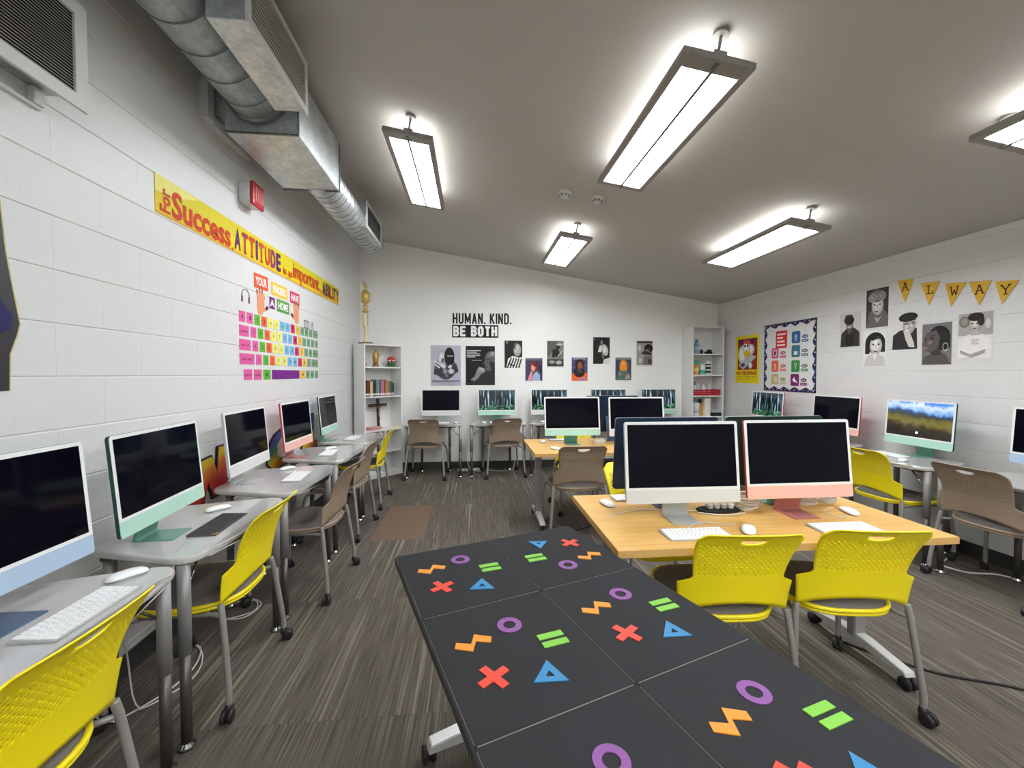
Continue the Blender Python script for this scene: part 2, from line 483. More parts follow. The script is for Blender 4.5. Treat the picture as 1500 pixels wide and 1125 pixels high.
# ------------------------------------------------------------------ the room
def struct(name, mb, mats, bevel=0.0):
    return tag(link(name, mb.mesh(name, mats, bevel)), kind='structure')
fl = struct('floor', MB().box(XL - 0.2, XR + 0.2, YF - 0.2, YB + 0.2, -0.1, -0.004), M_DARK)
PW, PL = 0.455, 0.93
def plank_mesh(m):
    return MB().box(-PW / 2 + 0.0004, PW / 2 - 0.0004, -PL / 2 + 0.0004, PL / 2 - 0.0004, -0.004, 0).mesh('carpet_tile', m)
PLK = {'a': plank_mesh(M_CARPET), 'b': plank_mesh(M_CARPET2), 'c': plank_mesh(M_CARPETB)}
rp = random.Random(3)
PLAIN = {(3, 3): 0}
for i in range(-2, 11):
    x = -0.875 + PW * (i + 0.5)
    if x + PW / 2 < XL - 0.01 or x - PW / 2 > XR: continue
    for j in range(-6, 3):
        y = 3.59 + PL * (j + 0.5)
        if y + PL / 2 > YB + 0.05 or y - PL / 2 < YF: pass
        if y - PL / 2 > YB: continue
        k = 'a' if rp.random() > 0.2 else 'b'
        if (i, j) == (0, 0): k = 'c'
        if (i, j) in ((0, -3), (1, -3), (2, 0), (3, 0), (2, 1), (-1, -3), (0, -4), (1, -4)): k = 'b'
        if (i, j) in ((1, 0), (1, 1), (1, -1), (0, -1), (0, -2), (1, -2), (-1, -2), (2, -1), (0, 1)): k = 'a'
        x0 = max(x - PW / 2, XL); x1 = min(x + PW / 2, XR); y1 = min(y + PL / 2, YB); y0 = max(y - PL / 2, YF)
        if y1 - y0 < 0.02 or x1 - x0 < 0.02: continue
        if x1 - x0 > PW - 0.01 and y1 - y0 > PL - 0.01:
            link('carpet_tile', PLK[k], fl, (x, y, 0))
        else:
            me = MB().box(x0 - x + 0.0004, x1 - x - 0.0004, y0 - y + 0.0004, y1 - y - 0.0004, -0.004, 0).mesh('carpet_tile', PLK[k].materials[0])
            link('carpet_tile', me, fl, (x, y, 0))

# ceiling: one sloping slab falling towards the right wall
struct('ceiling', MB().prism([(XL - 0.2, ceil_z(XL - 0.2)), (XR + 0.2, ceil_z(XR + 0.2)), (XR + 0.2, ceil_z(XR + 0.2) + 0.15), (XL - 0.2, ceil_z(XL - 0.2) + 0.15)], YF - 0.2, YB + 0.2, 'y'), M_CEIL)
def gable(y0, y1): return MB().prism([(XL - 0.2, -0.1), (XR + 0.2, -0.1), (XR + 0.2, ceil_z(XR + 0.2) + 0.05), (XL - 0.2, ceil_z(XL - 0.2) + 0.05)], y0, y1, 'y')
struct('wall_back', gable(YB, YB + 0.2), M_WALL)
struct('wall_front', gable(YF - 0.2, YF), mat('front_wall_paint', (232, 232, 230), 0.7))

def block_wall(name, side, x, ystart, ch, cl, zj, ztop):
    s = 1 if side == 'left' else -1
    bk = MB().box(min(x - s * 0.2, x - s * 0.004), max(x - s * 0.2, x - s * 0.004), YF, YB, -0.05, ztop)
    wl = struct(name, bk, M_JOINT)
    def blk(L, H):
        def f():
            g, bv = 0.0022, 0.0026
            h = H / 2 - g
            pr = [(-0.03 * s, -h), (-bv * s, -h), (0, -h + bv), (0, h - bv), (-bv * s, h), (-0.03 * s, h)]
            if s < 0: pr = pr[::-1]
            return MB().prism(pr, -L / 2 + 0.0003, L / 2 - 0.0003, 'y').mesh('block', M_BLOCK)
        return shared(('blk', side, round(L, 3), round(H, 3)), f)
    z = zj - ch * math.floor(zj / ch); row = -math.floor(zj / ch)
    rows = []
    if z > 0.03: rows.append((0.0, z, row - 1))
    while z < ztop - 0.02:
        rows.append((z, min(z + ch, ztop), row)); z += ch; row += 1
    for (z0, z1, rw) in rows:
        y = YB - (0 if rw % 2 else cl / 2)
        if y < YB:
            link('block', blk(cl / 2, z1 - z0), wl, (x, YB - cl / 4, (z0 + z1) / 2))
        while y > ystart:
            link('block', blk(cl, z1 - z0), wl, (x, y - cl / 2, (z0 + z1) / 2)); y -= cl
    # the rest of the wall, behind the camera, as one painted face
    rest = MB().box(min(x - s * 0.03, x), max(x - s * 0.03, x), YF, y - 0.003, 0, ztop)
    part('wall_panel', rest, M_BLOCK, wl)
    return wl
block_wall('wall_left', 'left', XL, 0.35, 0.2095, 0.424, 1.408, ceil_z(XL) - 0.002)
block_wall('wall_right', 'right', XR, 0.4, 0.2045, 0.41, 1.442, ceil_z(XR) - 0.002)
struct('baseboard_back', MB().box(XL, XR, YB - 0.01, YB, 0, 0.105), M_BASE)
struct('baseboard_left', MB().box(XL, XL + 0.01, YF, YB - 0.01, 0, 0.105), M_BASE)
struct('baseboard_right', MB().box(XR - 0.01, XR, YF, YB - 0.01, 0, 0.105), M_BASE)
struct('baseboard_front', MB().box(XL, XR, YF, YF + 0.01, 0, 0.105), M_BASE)

# ------------------------------------------------------------------ hanging lamps
LDROP = 0.135
def lamp(x, y0, y1, label):
    L = y1 - y0; W = 0.31
    t = thing('ceiling_light', label, 'light', (x, (y0 + y1) / 2, ceil_z(x) - LDROP), 0, 'suspended ceiling lights', rot=(0, SLOPE, 0))
    for sx in (-1, 1): part('side_rail', MB().box(sx * W / 2 - 0.018, sx * W / 2 + 0.018, -L / 2, L / 2, -0.016, 0.016), M_LFR, t, 0.003)
    part('end_plate', MB().box(-W / 2 + 0.018, W / 2 - 0.018, -L / 2, -L / 2 + 0.085, -0.013, 0.016), M_LFR, t, 0.002)
    part('end_plate', MB().box(-W / 2 + 0.018, W / 2 - 0.018, L / 2 - 0.04, L / 2, -0.013, 0.016), M_LFR, t, 0.002)
    for sx in (-1, 1):
        d = MB().box(min(sx * 0.007, sx * 0.136), max(sx * 0.007, sx * 0.136), -L / 2 + 0.086, L / 2 - 0.041, -0.006, -0.003)
        part('diffuser', d, M_LAMP, t, label='glowing white diffuser')
    part('housing', MB().box(-0.138, 0.138, -L / 2 + 0.086, L / 2 - 0.041, -0.002, 0.012), M_LFR, t)
    part('top_diffuser', MB().box(-0.12, 0.12, -L / 2 + 0.06, L / 2 - 0.06, 0.0125, 0.0165), M_LAMPUP, t, label='glowing upper diffuser')
    part('centre_spine', MB().box(-0.0075, 0.0075, -L / 2 + 0.02, L / 2 - 0.01, -0.02, -0.0065), M_GALVD, t)
    for sy in (-1, 1):
        yy = sy * (L / 2 - 0.03)
        a = MB().tube([(0, yy, 0.012), (0, yy, LDROP - 0.012)], 0.007)
        a.lathe([(0.036, LDROP - 0.02), (0.036, LDROP - 0.008), (0.02, LDROP - 0.001)], (0, yy, 0), 16)
        a.box(-0.03, 0.03, yy - 0.025, yy + 0.025, 0.0165, 0.034)
        part('hanger', a, M_LFR, t)
    return t
lamp(-0.44, 2.94, 4.20, 'lit rectangular ceiling light nearest the metal air duct')
lamp(1.10, 1.78, 3.05, 'large lit ceiling light nearest the camera, above the middle of the room')
lamp(1.06, 4.19, 5.33, 'small lit ceiling light farthest back, beyond the two round ceiling detectors')
lamp(2.61, 3.0, 4.24, 'lit ceiling light on the right, parallel to the right block wall')
lamp(2.66, 0.64, 1.893, 'lit ceiling light cut off by the right edge of the photo')
lamp(1.10, -2.4, -1.2, 'added unseen ceiling light by the wall behind the camera')  # added out of view to brighten the back wall and camera-facing chair backs
lamp(1.10, -0.9, 0.3, 'lit ceiling light behind the camera over the middle of the room')
lamp(2.64, -1.9, -0.7, 'lit ceiling light behind the camera on the right')
lamp(-0.44, -2.3, -1.1, 'lit ceiling light behind the camera on the left')

def detector(x, y, r, label):
    t = thing('ceiling_detector', label, 'detector', (x, y, ceil_z(x)), 0, None, rot=(0, SLOPE, 0))
    part('base', MB().lathe([(r, 0), (r, -0.014), (r * 0.94, -0.02)], n=24), M_REG, t)
    part('dome', MB().lathe([(r * 0.8, -0.019), (r * 0.72, -0.042), (r * 0.45, -0.048), (0.0, -0.049)], n=24), M_REG, t)
    v = MB()
    for k in range(8):
        a = k * PI / 4
        v.box(-0.008, 0.008, -0.002, 0.002, -0.0395, -0.031)
        v.xf(Matrix.Rotation(a, 4, 'Z') @ Matrix.Translation((0, r * 0.755, 0)), len(v.v) - 8)
    part('vent_slots', v, M_DARK, t)
detector(0.745 * 1.09, 3.308 * 1.09, 0.058, 'white round smoke detector on the ceiling, left of the pair')
detector(1.008 * 1.09, 3.286 * 1.09, 0.05, 'smaller white round ceiling sensor, right of the pair')

# ------------------------------------------------------------------ air ducts
def spiral(x, z, y0, y1, r, step):
    return MB().lathe([(0.0, y0), (r, y0), (r, y1), (0.0, y1)], (x, 0, z), 40, 'y')
dt = thing('air_duct', 'galvanised spiral air duct with box and registers under the ceiling along the left wall', 'air duct', (-1.2, 3.0, 2.87))
O = Vector((1.2, -3.0, -2.87))
def dpart(name, mb, m, bevel=0.0, parent=None, label=None):
    mb.xf(Matrix.Translation(O)); return part(name, mb, m, parent or dt, bevel, label=label)
dpart('spiral_pipe', spiral(-1.27, 3.085, YF + 0.05, 2.68, 0.165, 0.185), M_GALV, label='wide spiral pipe entering the square box')
dpart('spiral_pipe', spiral(-1.21, 2.99, 3.44, 5.2, 0.138, 0.10), M_GALV, label='narrower spiral pipe leading to the back wall')
dpart('plenum_box', MB().box(-1.47, -1.05, 2.67, 3.45, 2.87, 3.245), M_GALV, 0.004)
for y0_, y1_ in ((2.663, 2.675), (3.445, 3.457)):
    dpart('box_seam', MB().box(-1.475, -1.045, y0_, y1_, 2.862, 2.872), M_GALVD)
    dpart('box_seam', MB().box(-1.0505, -1.043, y0_, y1_, 2.8725, 3.245), M_GALVD)
dpart('branch_duct', MB().box(XL + 0.001, -1.471, 2.78, 3.12, 3.02, 3.24), M_GALV)
bf = MB(); bf.box(XL + 0.001, XL + 0.05, 2.70, 2.765, 2.97, 3.29); bf.box(XL + 0.001, XL + 0.05, 2.765, 3.19, 2.955, 3.01)
dpart('branch_collar', bf, M_REG)
dpart('collar_ring', MB().lathe([(0.166, 2.60), (0.176, 2.605), (0.176, 2.655), (0.166, 2.66)], (-1.27, 0, 3.085), 40, 'y'), M_GALVD)
def register(y0, y1, z0, z1, xb, xf_, nsl, horiz):
    bx = dpart('register_box', MB().box(xb, xf_, y0, y1, z0, z1), M_GALV, 0.003)
    f = MB(); b = 0.022
    f.box(xf_, xf_ + 0.012, y0 - 0.012, y1 + 0.012, z0 - 0.012, z0 + b); f.box(xf_, xf_ + 0.012, y0 - 0.012, y1 + 0.012, z1 - b, z1 + 0.012)
    f.box(xf_, xf_ + 0.012, y0 - 0.012, y0 + b, z0 + b, z1 - b); f.box(xf_, xf_ + 0.012, y1 - b, y1 + 0.012, z0 + b, z1 - b)
    dpart('register_frame', f, M_REG, 0.002, parent=bx)
    dpart('register_opening', MB().box(xf_ + 0.0005, xf_ + 0.002, y0 + b, y1 - b, z0 + b, z1 - b), M_DARK, parent=bx)
    for k in range(nsl):
        if horiz:
            z = z0 + b + (z1 - z0 - 2 * b) * (k + 0.5) / nsl
            s = MB().box(xf_ + 0.004, xf_ + 0.010, y0 + b, y1 - b, z - 0.0035, z + 0.0035)
        else:
            y = y0 + b + (y1 - y0 - 2 * b) * (k + 0.5) / nsl
            s = MB().box(xf_ + 0.002, xf_ + 0.009, y - 0.003, y + 0.003, z0 + b, z1 - b)
        dpart('slat', s, M_SLATD if horiz else M_GALVD, parent=bx)
register(1.905, 2.53, 2.925, 3.20, -1.12, -0.955, 11, True)
register(4.29, 4.93, 2.885, 3.13, -1.22, -1.05, 16, False)
sc = MB()
for k in range(6): sc.ball((-1.115, 1.95 + k * 0.11, 2.985), 0.007, 0.007, 0.007, 6)
dpart('screws', sc, M_CHROME)
rs = MB()
for k in range(5): rs.tube([(-1.385 + 0.0 * k, 2.6, 3.2), (-1.385, 2.6, 3.285)], 0.004)
dpart('hanger_strap', rs, M_GALVD)
for k in range(20):
    y = 2.50 - 0.185 * k
    if y > YF + 0.1: dpart('seam_ring', MB().lathe([(0.1655, y - 0.004), (0.1685, y - 0.002), (0.1685, y + 0.002), (0.1655, y + 0.004)], (-1.27, 0, 3.085), 40, 'y'), M_GALVD)
for k in range(16):
    y = 3.55 + 0.105 * k
    if y < 5.19: dpart('seam_ring', MB().lathe([(0.1385, y - 0.004), (0.1412, y - 0.002), (0.1412, y + 0.002), (0.1385, y + 0.004)], (-1.21, 0, 2.99), 36, 'y'), M_GALVD)

gr = thing('return_air_grille', 'large white louvred return air grille high on the left wall', 'air grille', (XL, 1.2, 2.45))
def gp(name, mb, m, bevel=0.0, label=None):
    mb.xf(Matrix.Translation((-XL, -1.2, -2.45))); return part(name, mb, m, gr, bevel, label=label)
GX, GY0, GY1, GZ0, GZ1 = -1.50, 0.55, 1.81, 2.44, 2.84
gp('sleeve', MB().box(XL, GX - 0.012, GY0 + 0.05, GY1 - 0.03, GZ0 + 0.045, GZ1 - 0.03), M_GALV)
f = MB(); b = 0.05
f.box(GX - 0.012, GX, GY0, GY1, GZ0, GZ0 + b); f.box(GX - 0.012, GX, GY0, GY1, GZ1 - b, GZ1); f.box(GX - 0.012, GX, GY0, GY0 + b, GZ0 + b, GZ1 - b); f.box(GX - 0.012, GX, GY1 - b, GY1, GZ0 + b, GZ1 - b)
gp('grille_frame', f, M_REG)
gp('grille_opening', MB().box(GX - 0.0115, GX - 0.010, GY0 + b, GY1 - b, GZ0 + b, GZ1 - b), M_DARK)
NS = 26
for k in range(NS):
    z = GZ0 + b + (GZ1 - GZ0 - 2 * b) * (k + 0.5) / NS
    s = MB().add([(GX - 0.010, GY0 + b, z + 0.0035), (GX - 0.001, GY0 + b, z - 0.0035), (GX - 0.001, GY0 + b, z - 0.0015), (GX - 0.010, GY0 + b, z + 0.0055),
                  (GX - 0.010, GY1 - b, z + 0.0035), (GX - 0.001, GY1 - b, z - 0.0035), (GX - 0.001, GY1 - b, z - 0.0015), (GX - 0.010, GY1 - b, z + 0.0055)],
                 [(0, 1, 2, 3), (7, 6, 5, 4), (0, 4, 5, 1), (1, 5, 6, 2), (2, 6, 7, 3), (3, 7, 4, 0)])
    gp('louvre', s, M_SLATD)
gp('bracket', MB().box(XL + 0.001, XL + 0.03, GY1 - 0.10, GY1 - 0.06, GZ0 - 0.02, GZ0 + 0.04), M_REG, 0.002)
gp('lower_rail', MB().box(XL + 0.001, XL + 0.018, GY0, GY1 - 0.06, GZ0 - 0.03, GZ0 - 0.0205), M_REG)

al = thing('fire_alarm', 'red and white fire alarm strobe high on the left wall', 'alarm', (XL, 3.19, 2.7))
part('back_box', MB().box(0.001, 0.075, -0.085, 0.085, -0.07, 0.07), M_REG, al, 0.006)
part('red_face', MB().box(0.075, 0.10, -0.08, 0.08, -0.085, 0.085), mat('alarm_red', (196, 40, 48), 0.35), al, 0.012, 2, label='red strobe face')
lens = MB()
for k in range(4): lens.box(0.10, 0.103, -0.052 + k * 0.03, -0.036 + k * 0.03, -0.05, 0.05)
part('strobe_lens', lens, mat('alarm_lens', (226, 150, 150), 0.2), al, 0.001)

# ------------------------------------------------------------------ desks, computers, keyboards, mice
def desk_mesh():
    pts = [(-0.26, -0.08), (0.26, -0.08), (0.41, -0.588), (0.2, -0.622), (-0.2, -0.622), (-0.41, -0.588)]
    return round_poly(pts, [0.07, 0.07, 0.1, 0.12, 0.12, 0.1], 7)
def desk(x, y, rz, label, group):
    t = thing('student_desk', label, 'desk', (x, y, 0), rz, group)
    out = desk_mesh()
    def top():
        return MB().prism(out[::-1], 0.706, 0.735, 'z').mesh('desk_top', M_LAM, 0.010, 3)
    link('desk_top', shared('desk_top', top), t)
    def frame():
        m = MB()
        m.box(-0.26, 0.26, -0.20, -0.17, 0.68, 0.7055); m.box(-0.30, 0.30, -0.53, -0.50, 0.68, 0.7055); m.box(-0.015, 0.015, -0.52, -0.20, 0.68, 0.7055)
        return m.mesh('under_frame', M_LEGD)
    link('under_frame', shared('desk_frame', frame), t)
    for (lx, ly) in ((-0.363, -0.545), (0.363, -0.545), (-0.2, -0.16), (0.2, -0.16)):
        def leg():
            m = MB().tube([(0, 0, 0.36), (0, 0, 0.7058)], 0.022, 16)
            return m.mesh('leg', M_LEG)
        lg = link('leg', shared('desk_leg', leg), t, (lx, ly, 0))
        def ins():
            m = MB().tube([(0, 0, 0.02), (0, 0, 0.37)], 0.0185, 14)
            return m.mesh('leg_insert', M_LEGD)
        def glide():
            return MB().lathe([(0.03, 0.0), (0.03, 0.012), (0.018, 0.022), (0.018, 0.06)], n=14).mesh('foot_glide', M_CHROME)
        link('leg_insert', shared('desk_ins', ins), lg); link('foot_glide', shared('desk_glide', glide), lg)
    for sx in (-1, 1):
        def brace(): return MB().tube([(sx * 0.355, -0.535, 0.56), (sx * 0.22, -0.515, 0.69)], 0.005, 8).mesh('brace', M_CHROME)
        link('brace', shared(('desk_brace', sx), brace), t)
    return t

IW, IH, CH = 0.547, 0.375, 0.060
def imac(x, y, z, rz, color, screen, label, group, tilt=5.0):
    t = thing('desktop_computer', label, 'computer', (x, y, z), rz, group)
    ca, sa = R(tilt), 0
    T = Matrix.Translation((0, 0, 0.25)) @ Matrix.Rotation(-ca, 4, 'X') @ Matrix.Translation((0, 0, -0.25))
    z0 = 0.086; z1 = z0 + IH
    def body(): return MB().prism(rrect(IW, IH, 0.014, 5, 0, (z0 + z1) / 2), -0.004, 0.0085, 'y').xf(T).mesh('body', mat('computer_back_' + color, C_BACK[color], 0.4, metal=0.2))
    link('body', shared(('body', color, tilt), body), t)
    def bez():
        return MB().prism(round_poly([(-IW / 2, z0 + CH), (IW / 2, z0 + CH), (IW / 2, z1), (-IW / 2, z1)], [0.0005, 0.0005, 0.014, 0.014], 5), -0.0062, -0.004, 'y').xf(T).mesh('bezel', M_BEZ)
    link('bezel', shared(('bezel', tilt), bez), t)
    def chin():
        return MB().prism(round_poly([(-IW / 2, z0), (IW / 2, z0), (IW / 2, z0 + CH - 0.0003), (-IW / 2, z0 + CH - 0.0003)], [0.012, 0.012, 0.0005, 0.0005], 5), -0.0062, -0.004, 'y').xf(T).mesh('chin', mat('computer_chin_' + color, C_CHIN[color], 0.4))
    o = link('chin', shared(('chin', color, tilt), chin), t); o['label'] = '%s lower panel' % color if color not in ('navy', 'green') else 'pale lower panel'
    def scr():
        m = MB().box(-0.260, 0.260, -0.0068, -0.0058, z0 + CH + 0.012, z1 - 0.0135).xf(T)
        return m.mesh('screen', {'black': M_SCR, 'forest': M_FOREST, 'hills': M_HILLS}[screen])
    link('screen', shared(('scr', screen, tilt), scr), t)
    def dot(): return MB().lathe([(0.0022, -0.0064), (0.0022, -0.0061)], (0, 0, z1 - 0.0065), 8, 'y').xf(T).mesh('camera_dot', M_DARK)
    link('camera_dot', shared(('dot', tilt), dot), t)
    def stand():
        m = MB(); W = 0.065
        pr = [(-0.068, 0.0), (0.075, 0.0), (0.081, 0.006), (0.03, 0.19), (0.014, 0.25), (0.008, 0.25), (0.022, 0.19), (0.066, 0.012), (0.058, 0.0045), (-0.068, 0.0045)]
        m.prism([(p[0], p[1]) for p in pr], -W, W, 'x')
        return m.mesh('stand', mat('computer_stand_' + color, C_STAND[color], 0.35, metal=0.35))
    link('stand', shared(('stand', color), stand), t)
    return t

def key_rects(L, D):
    """key outlines of a compact keyboard, x from left, y from back"""
    rows = [[1] * 14, [1] * 13 + [1.6], [1.6] + [1] * 13, [1.9] + [1] * 11 + [1.9], [2.4] + [1] * 10 + [2.4], [1.1, 1.1, 1.1, 1.35, 5.4, 1.35, 1.1, 1, 1, 1]]
    out = []
    for r, row in enumerate(rows):
        tot = sum(row); x = 0.0
        for k in row:
            wd = k / tot
            out.append((-L / 2 + 0.006 + (L - 0.012) * x, -L / 2 + 0.006 + (L - 0.012) * (x + wd), D / 2 - 0.004 - (D - 0.008) * (r + 1) / 6, D / 2 - 0.004 - (D - 0.008) * r / 6)); x += wd
    return out
def keyboard(x, y, z, rz, label, group, dark=False, single=False, L=0.279, D=0.115):
    t = thing('keyboard', label, 'keyboard', (x, y, z), rz, group)
    def case():
        v = [(-L / 2, -D / 2), (L / 2, -D / 2), (L / 2, D / 2), (-L / 2, D / 2)]
        m = MB().add([(p[0], p[1], 0) for p in v] + [(p[0], p[1], 0.0045 if p[1] < 0 else 0.0095) for p in v], [(3, 2, 1, 0), (4, 5, 6, 7), (0, 1, 5, 4), (1, 2, 6, 5), (2, 3, 7, 6), (3, 0, 4, 7)])
        return m.mesh('case', M_KEYD if dark else M_ALK, 0.0015)
    link('case', shared(('kcase', dark), case), t)
    tiltm = Matrix.Rotation(math.atan(0.005 / D), 4, 'X')
    mk = M_KEYB if dark else M_KEYW
    def keybox(m, q):
        g = 0.0016
        s0 = len(m.v); m.box(q[0] + g, q[1] - g, q[2] + g, q[3] - g, 0.007, 0.0094); m.xf(tiltm, s0); return m
    if single:
        for q in key_rects(L, D):
            link('key', keybox(MB(), q).mesh('key', mk), t)
    else:
        def ks():
            m = MB()
            for q in key_rects(L, D): keybox(m, q)
            return m.mesh('keys', mk)
        tag(link('keys', shared(('keys', dark), ks), t), kind='stuff')
    return t
def mouse(x, y, z, rz, label, group):
    def me():
        m = MB(); n = 20; out = []
        prof = [(0.0, 1.0), (0.35, 0.985), (0.62, 0.93), (0.85, 0.78), (0.97, 0.5), (1.0, 0.18)]
        v = []; f = []
        for (a, h) in prof[1:]:
            for q in range(n):
                t = 2 * PI * q / n
                sx = abs(math.cos(t)) ** 0.75 * (1 if math.cos(t) > 0 else -1); sy = abs(math.sin(t)) ** 0.75 * (1 if math.sin(t) > 0 else -1)
                v.append((0.0285 * a * sx, 0.0565 * a * sy, 0.006 + 0.016 * h - 0.004 * (a * sy) ** 2))
        for i in range(len(prof) - 2):
            for q in range(n): f.append((i * n + q, (i + 1) * n + q, (i + 1) * n + (q + 1) % n, i * n + (q + 1) % n))
        f.append(tuple(range(n)))
        m.add(v, f, 0, True)
        return m.mesh('top_shell', M_MOUSE)
    def ba():
        return MB().prism([(0.024 * math.cos(a), 0.05 * math.sin(a)) for a in (2 * PI * k / 20 for k in range(20))], 0.0, 0.010).mesh('base', M_ALK)
    t = thing('computer_mouse', label, 'mouse', (x, y, z), rz, group)
    link('top_shell', shared('mouse_top', me), t); link('base', shared('mouse_base', ba), t)
    return t

# ------------------------------------------------------------------ chairs
def chair_parts(key):
    shell_m = M_YEL if key == 'yellow' else M_TAN
    def back():
        cols = []; NC = 34
        for i in range(NC):
            a = -0.9 + 1.8 * i / NC; c = 1.8 / NC
            cols += [a, a + c * 0.6]
        cols = [-1.0, -0.95] + cols + [0.9, 0.95, 1.0]
        ZT, Z0, ZH0, ZH1 = 0.826, 0.605, 0.63, 0.772
        NR = 15
        rowsH = []
        for j in range(NR):
            a = ZH0 + (ZH1 - ZH0) * j / NR; c = (ZH1 - ZH0) / NR
            rowsH += [a, a + c * 0.6]
        bands = 7
        def hw(z):
            if z < 0.585: return 0.236 - 0.01 * (0.585 - z) / 0.11
            if z < 0.612:
                t = (z - 0.585) / 0.027; t = t * t * (3 - 2 * t); return 0.236 * (1 - t) + 0.182 * t
            r = 0.182 + 0.022 * min(1, (z - 0.612) / 0.16)
            d = ZT - z
            if d < 0.05: r -= 0.05 * (1 - math.sqrt(max(0, 1 - ((0.05 - d) / 0.05) ** 2)))
            return r
        def slotz(x): return 0.800 - 0.0015 - 0.0215 * math.sqrt(max(0.0, 1 - (x / 0.052) ** 2))
        rows = []   # functions z(u, xguess)
        for k in range(bands): rows.append(('b', k / bands))
        rows.append(('z', Z0)); rows.append(('z', 0.617))
        for z in rowsH: rows.append(('h', z))
        rows.append(('z', ZH1)); rows.append(('s', 0)); rows.append(('z', 0.800))
        for z in (0.807, 0.813, 0.818, 0.822, 0.8245, 0.826): rows.append(('z', z))
        verts = []; grid = []
        for (kd, zz) in rows:
            line = []
            for u in cols:
                if kd == 'b':
                    zb = 0.456 + 0.052 * (1 - abs(u) ** 2.2)
                    z = zb + (Z0 - zb) * zz
                elif kd == 's':
                    z = slotz(u * 0.204)
                else: z = zz
                if kd == 's':
                    x = u * 0.204
                else: x = u * hw(z)
                t = (z - 0.47) / 0.356
                y = -0.232 - 0.033 * t - 0.09 * t * t * t
                y += (0.042 * (1 - t) + 0.022 * t) * abs(x / 0.22) ** 2.2
                if z > 0.815: y -= 0.006 * (z - 0.815) / 0.011
                line.append(len(verts)); verts.append((x, y, z))
            grid.append(line)
        faces = []
        nz = len(rows)
        for r in range(nz - 1):
            kd = rows[r][0]
            for c in range(len(cols) - 1):
                hole_col = 2 <= c < 2 + 2 * NC and (c - 2) % 2 == 0
                if kd == 'h':
                    ri = r - (bands + 2)
                    if hole_col and ri % 2 == 0 and ((c - 2) // 2 + ri // 2) % 2 == 0:
                        xm = (cols[c] + cols[c + 1]) / 2 * 0.204
                        if not (abs(xm) < 0.062 and rows[r][1] > 0.757): continue
                if kd == 's':
                    xm = (cols[c] + cols[c + 1]) / 2 * 0.204
                    if abs(xm) < 0.05: continue
                faces.append((grid[r][c], grid[r][c + 1], grid[r + 1][c + 1], grid[r + 1][c]))
        me = bpy.data.meshes.new('backrest'); me.from_pydata(verts, [], faces); me.materials.append(shell_m)
        bm = bmesh.new(); bm.from_mesh(me)
        bmesh.ops.delete(bm, geom=[v for v in bm.verts if not v.link_faces], context='VERTS')
        bmesh.ops.solidify(bm, geom=bm.faces[:], thickness=0.005)
        bmesh.ops.recalc_face_normals(bm, faces=bm.faces[:])
        for fc in bm.faces: fc.smooth = abs(fc.normal.y) > 0.35
        bm.to_mesh(me); bm.free()
        return me
    def outline(s, n=40):
        p = []
        for k in range(n):
            a = 2 * PI * k / n; c, q = math.cos(a), math.sin(a)
            x = 0.226 * abs(c) ** 0.62 * (1 if c > 0 else -1); y = 0.225 * abs(q) ** 0.7 * (1 if q > 0 else -1)
            if y < 0: x *= 1 + 0.22 * y / 0.225 * (-1) * -0.5
            p.append((x * s, 0.01 + y * s))
        return p
    def shell():
        m = MB(); o = outline(1.0); i = outline(0.8)
        m.prism(o, 0.424, 0.434)
        m.tube([(p[0], p[1], 0.443) for p in o], 0.0095, 8, closed=True)
        m.tube([(p[0] * 0.985, p[1] * 0.985, 0.428) for p in o], 0.008, 8, closed=True)
        return m.mesh('seat_shell', shell_m)
    def pad():
        m = MB(); rings = [(0.965, 0.434), (0.965, 0.448), (0.93, 0.458), (0.75, 0.463), (0.4, 0.464)]
        v = []; f = []; n = 40
        for (s, z) in rings: v += [(p[0], p[1], z - (0.004 if s < 0.5 else 0)) for p in outline(s)]
        for i in range(len(rings) - 1):
            for q in range(n): f.append((i * n + q, i * n + (q + 1) % n, (i + 1) * n + (q + 1) % n, (i + 1) * n + q))
        f.append(tuple(range((len(rings) - 1) * n, len(rings) * n)))
        m.add(v, f, 0, True); return m.mesh('seat_pad', M_FAB)
    return shared(('cb', key), back), shared(('cs', key), shell), shared(('cp', key), pad)
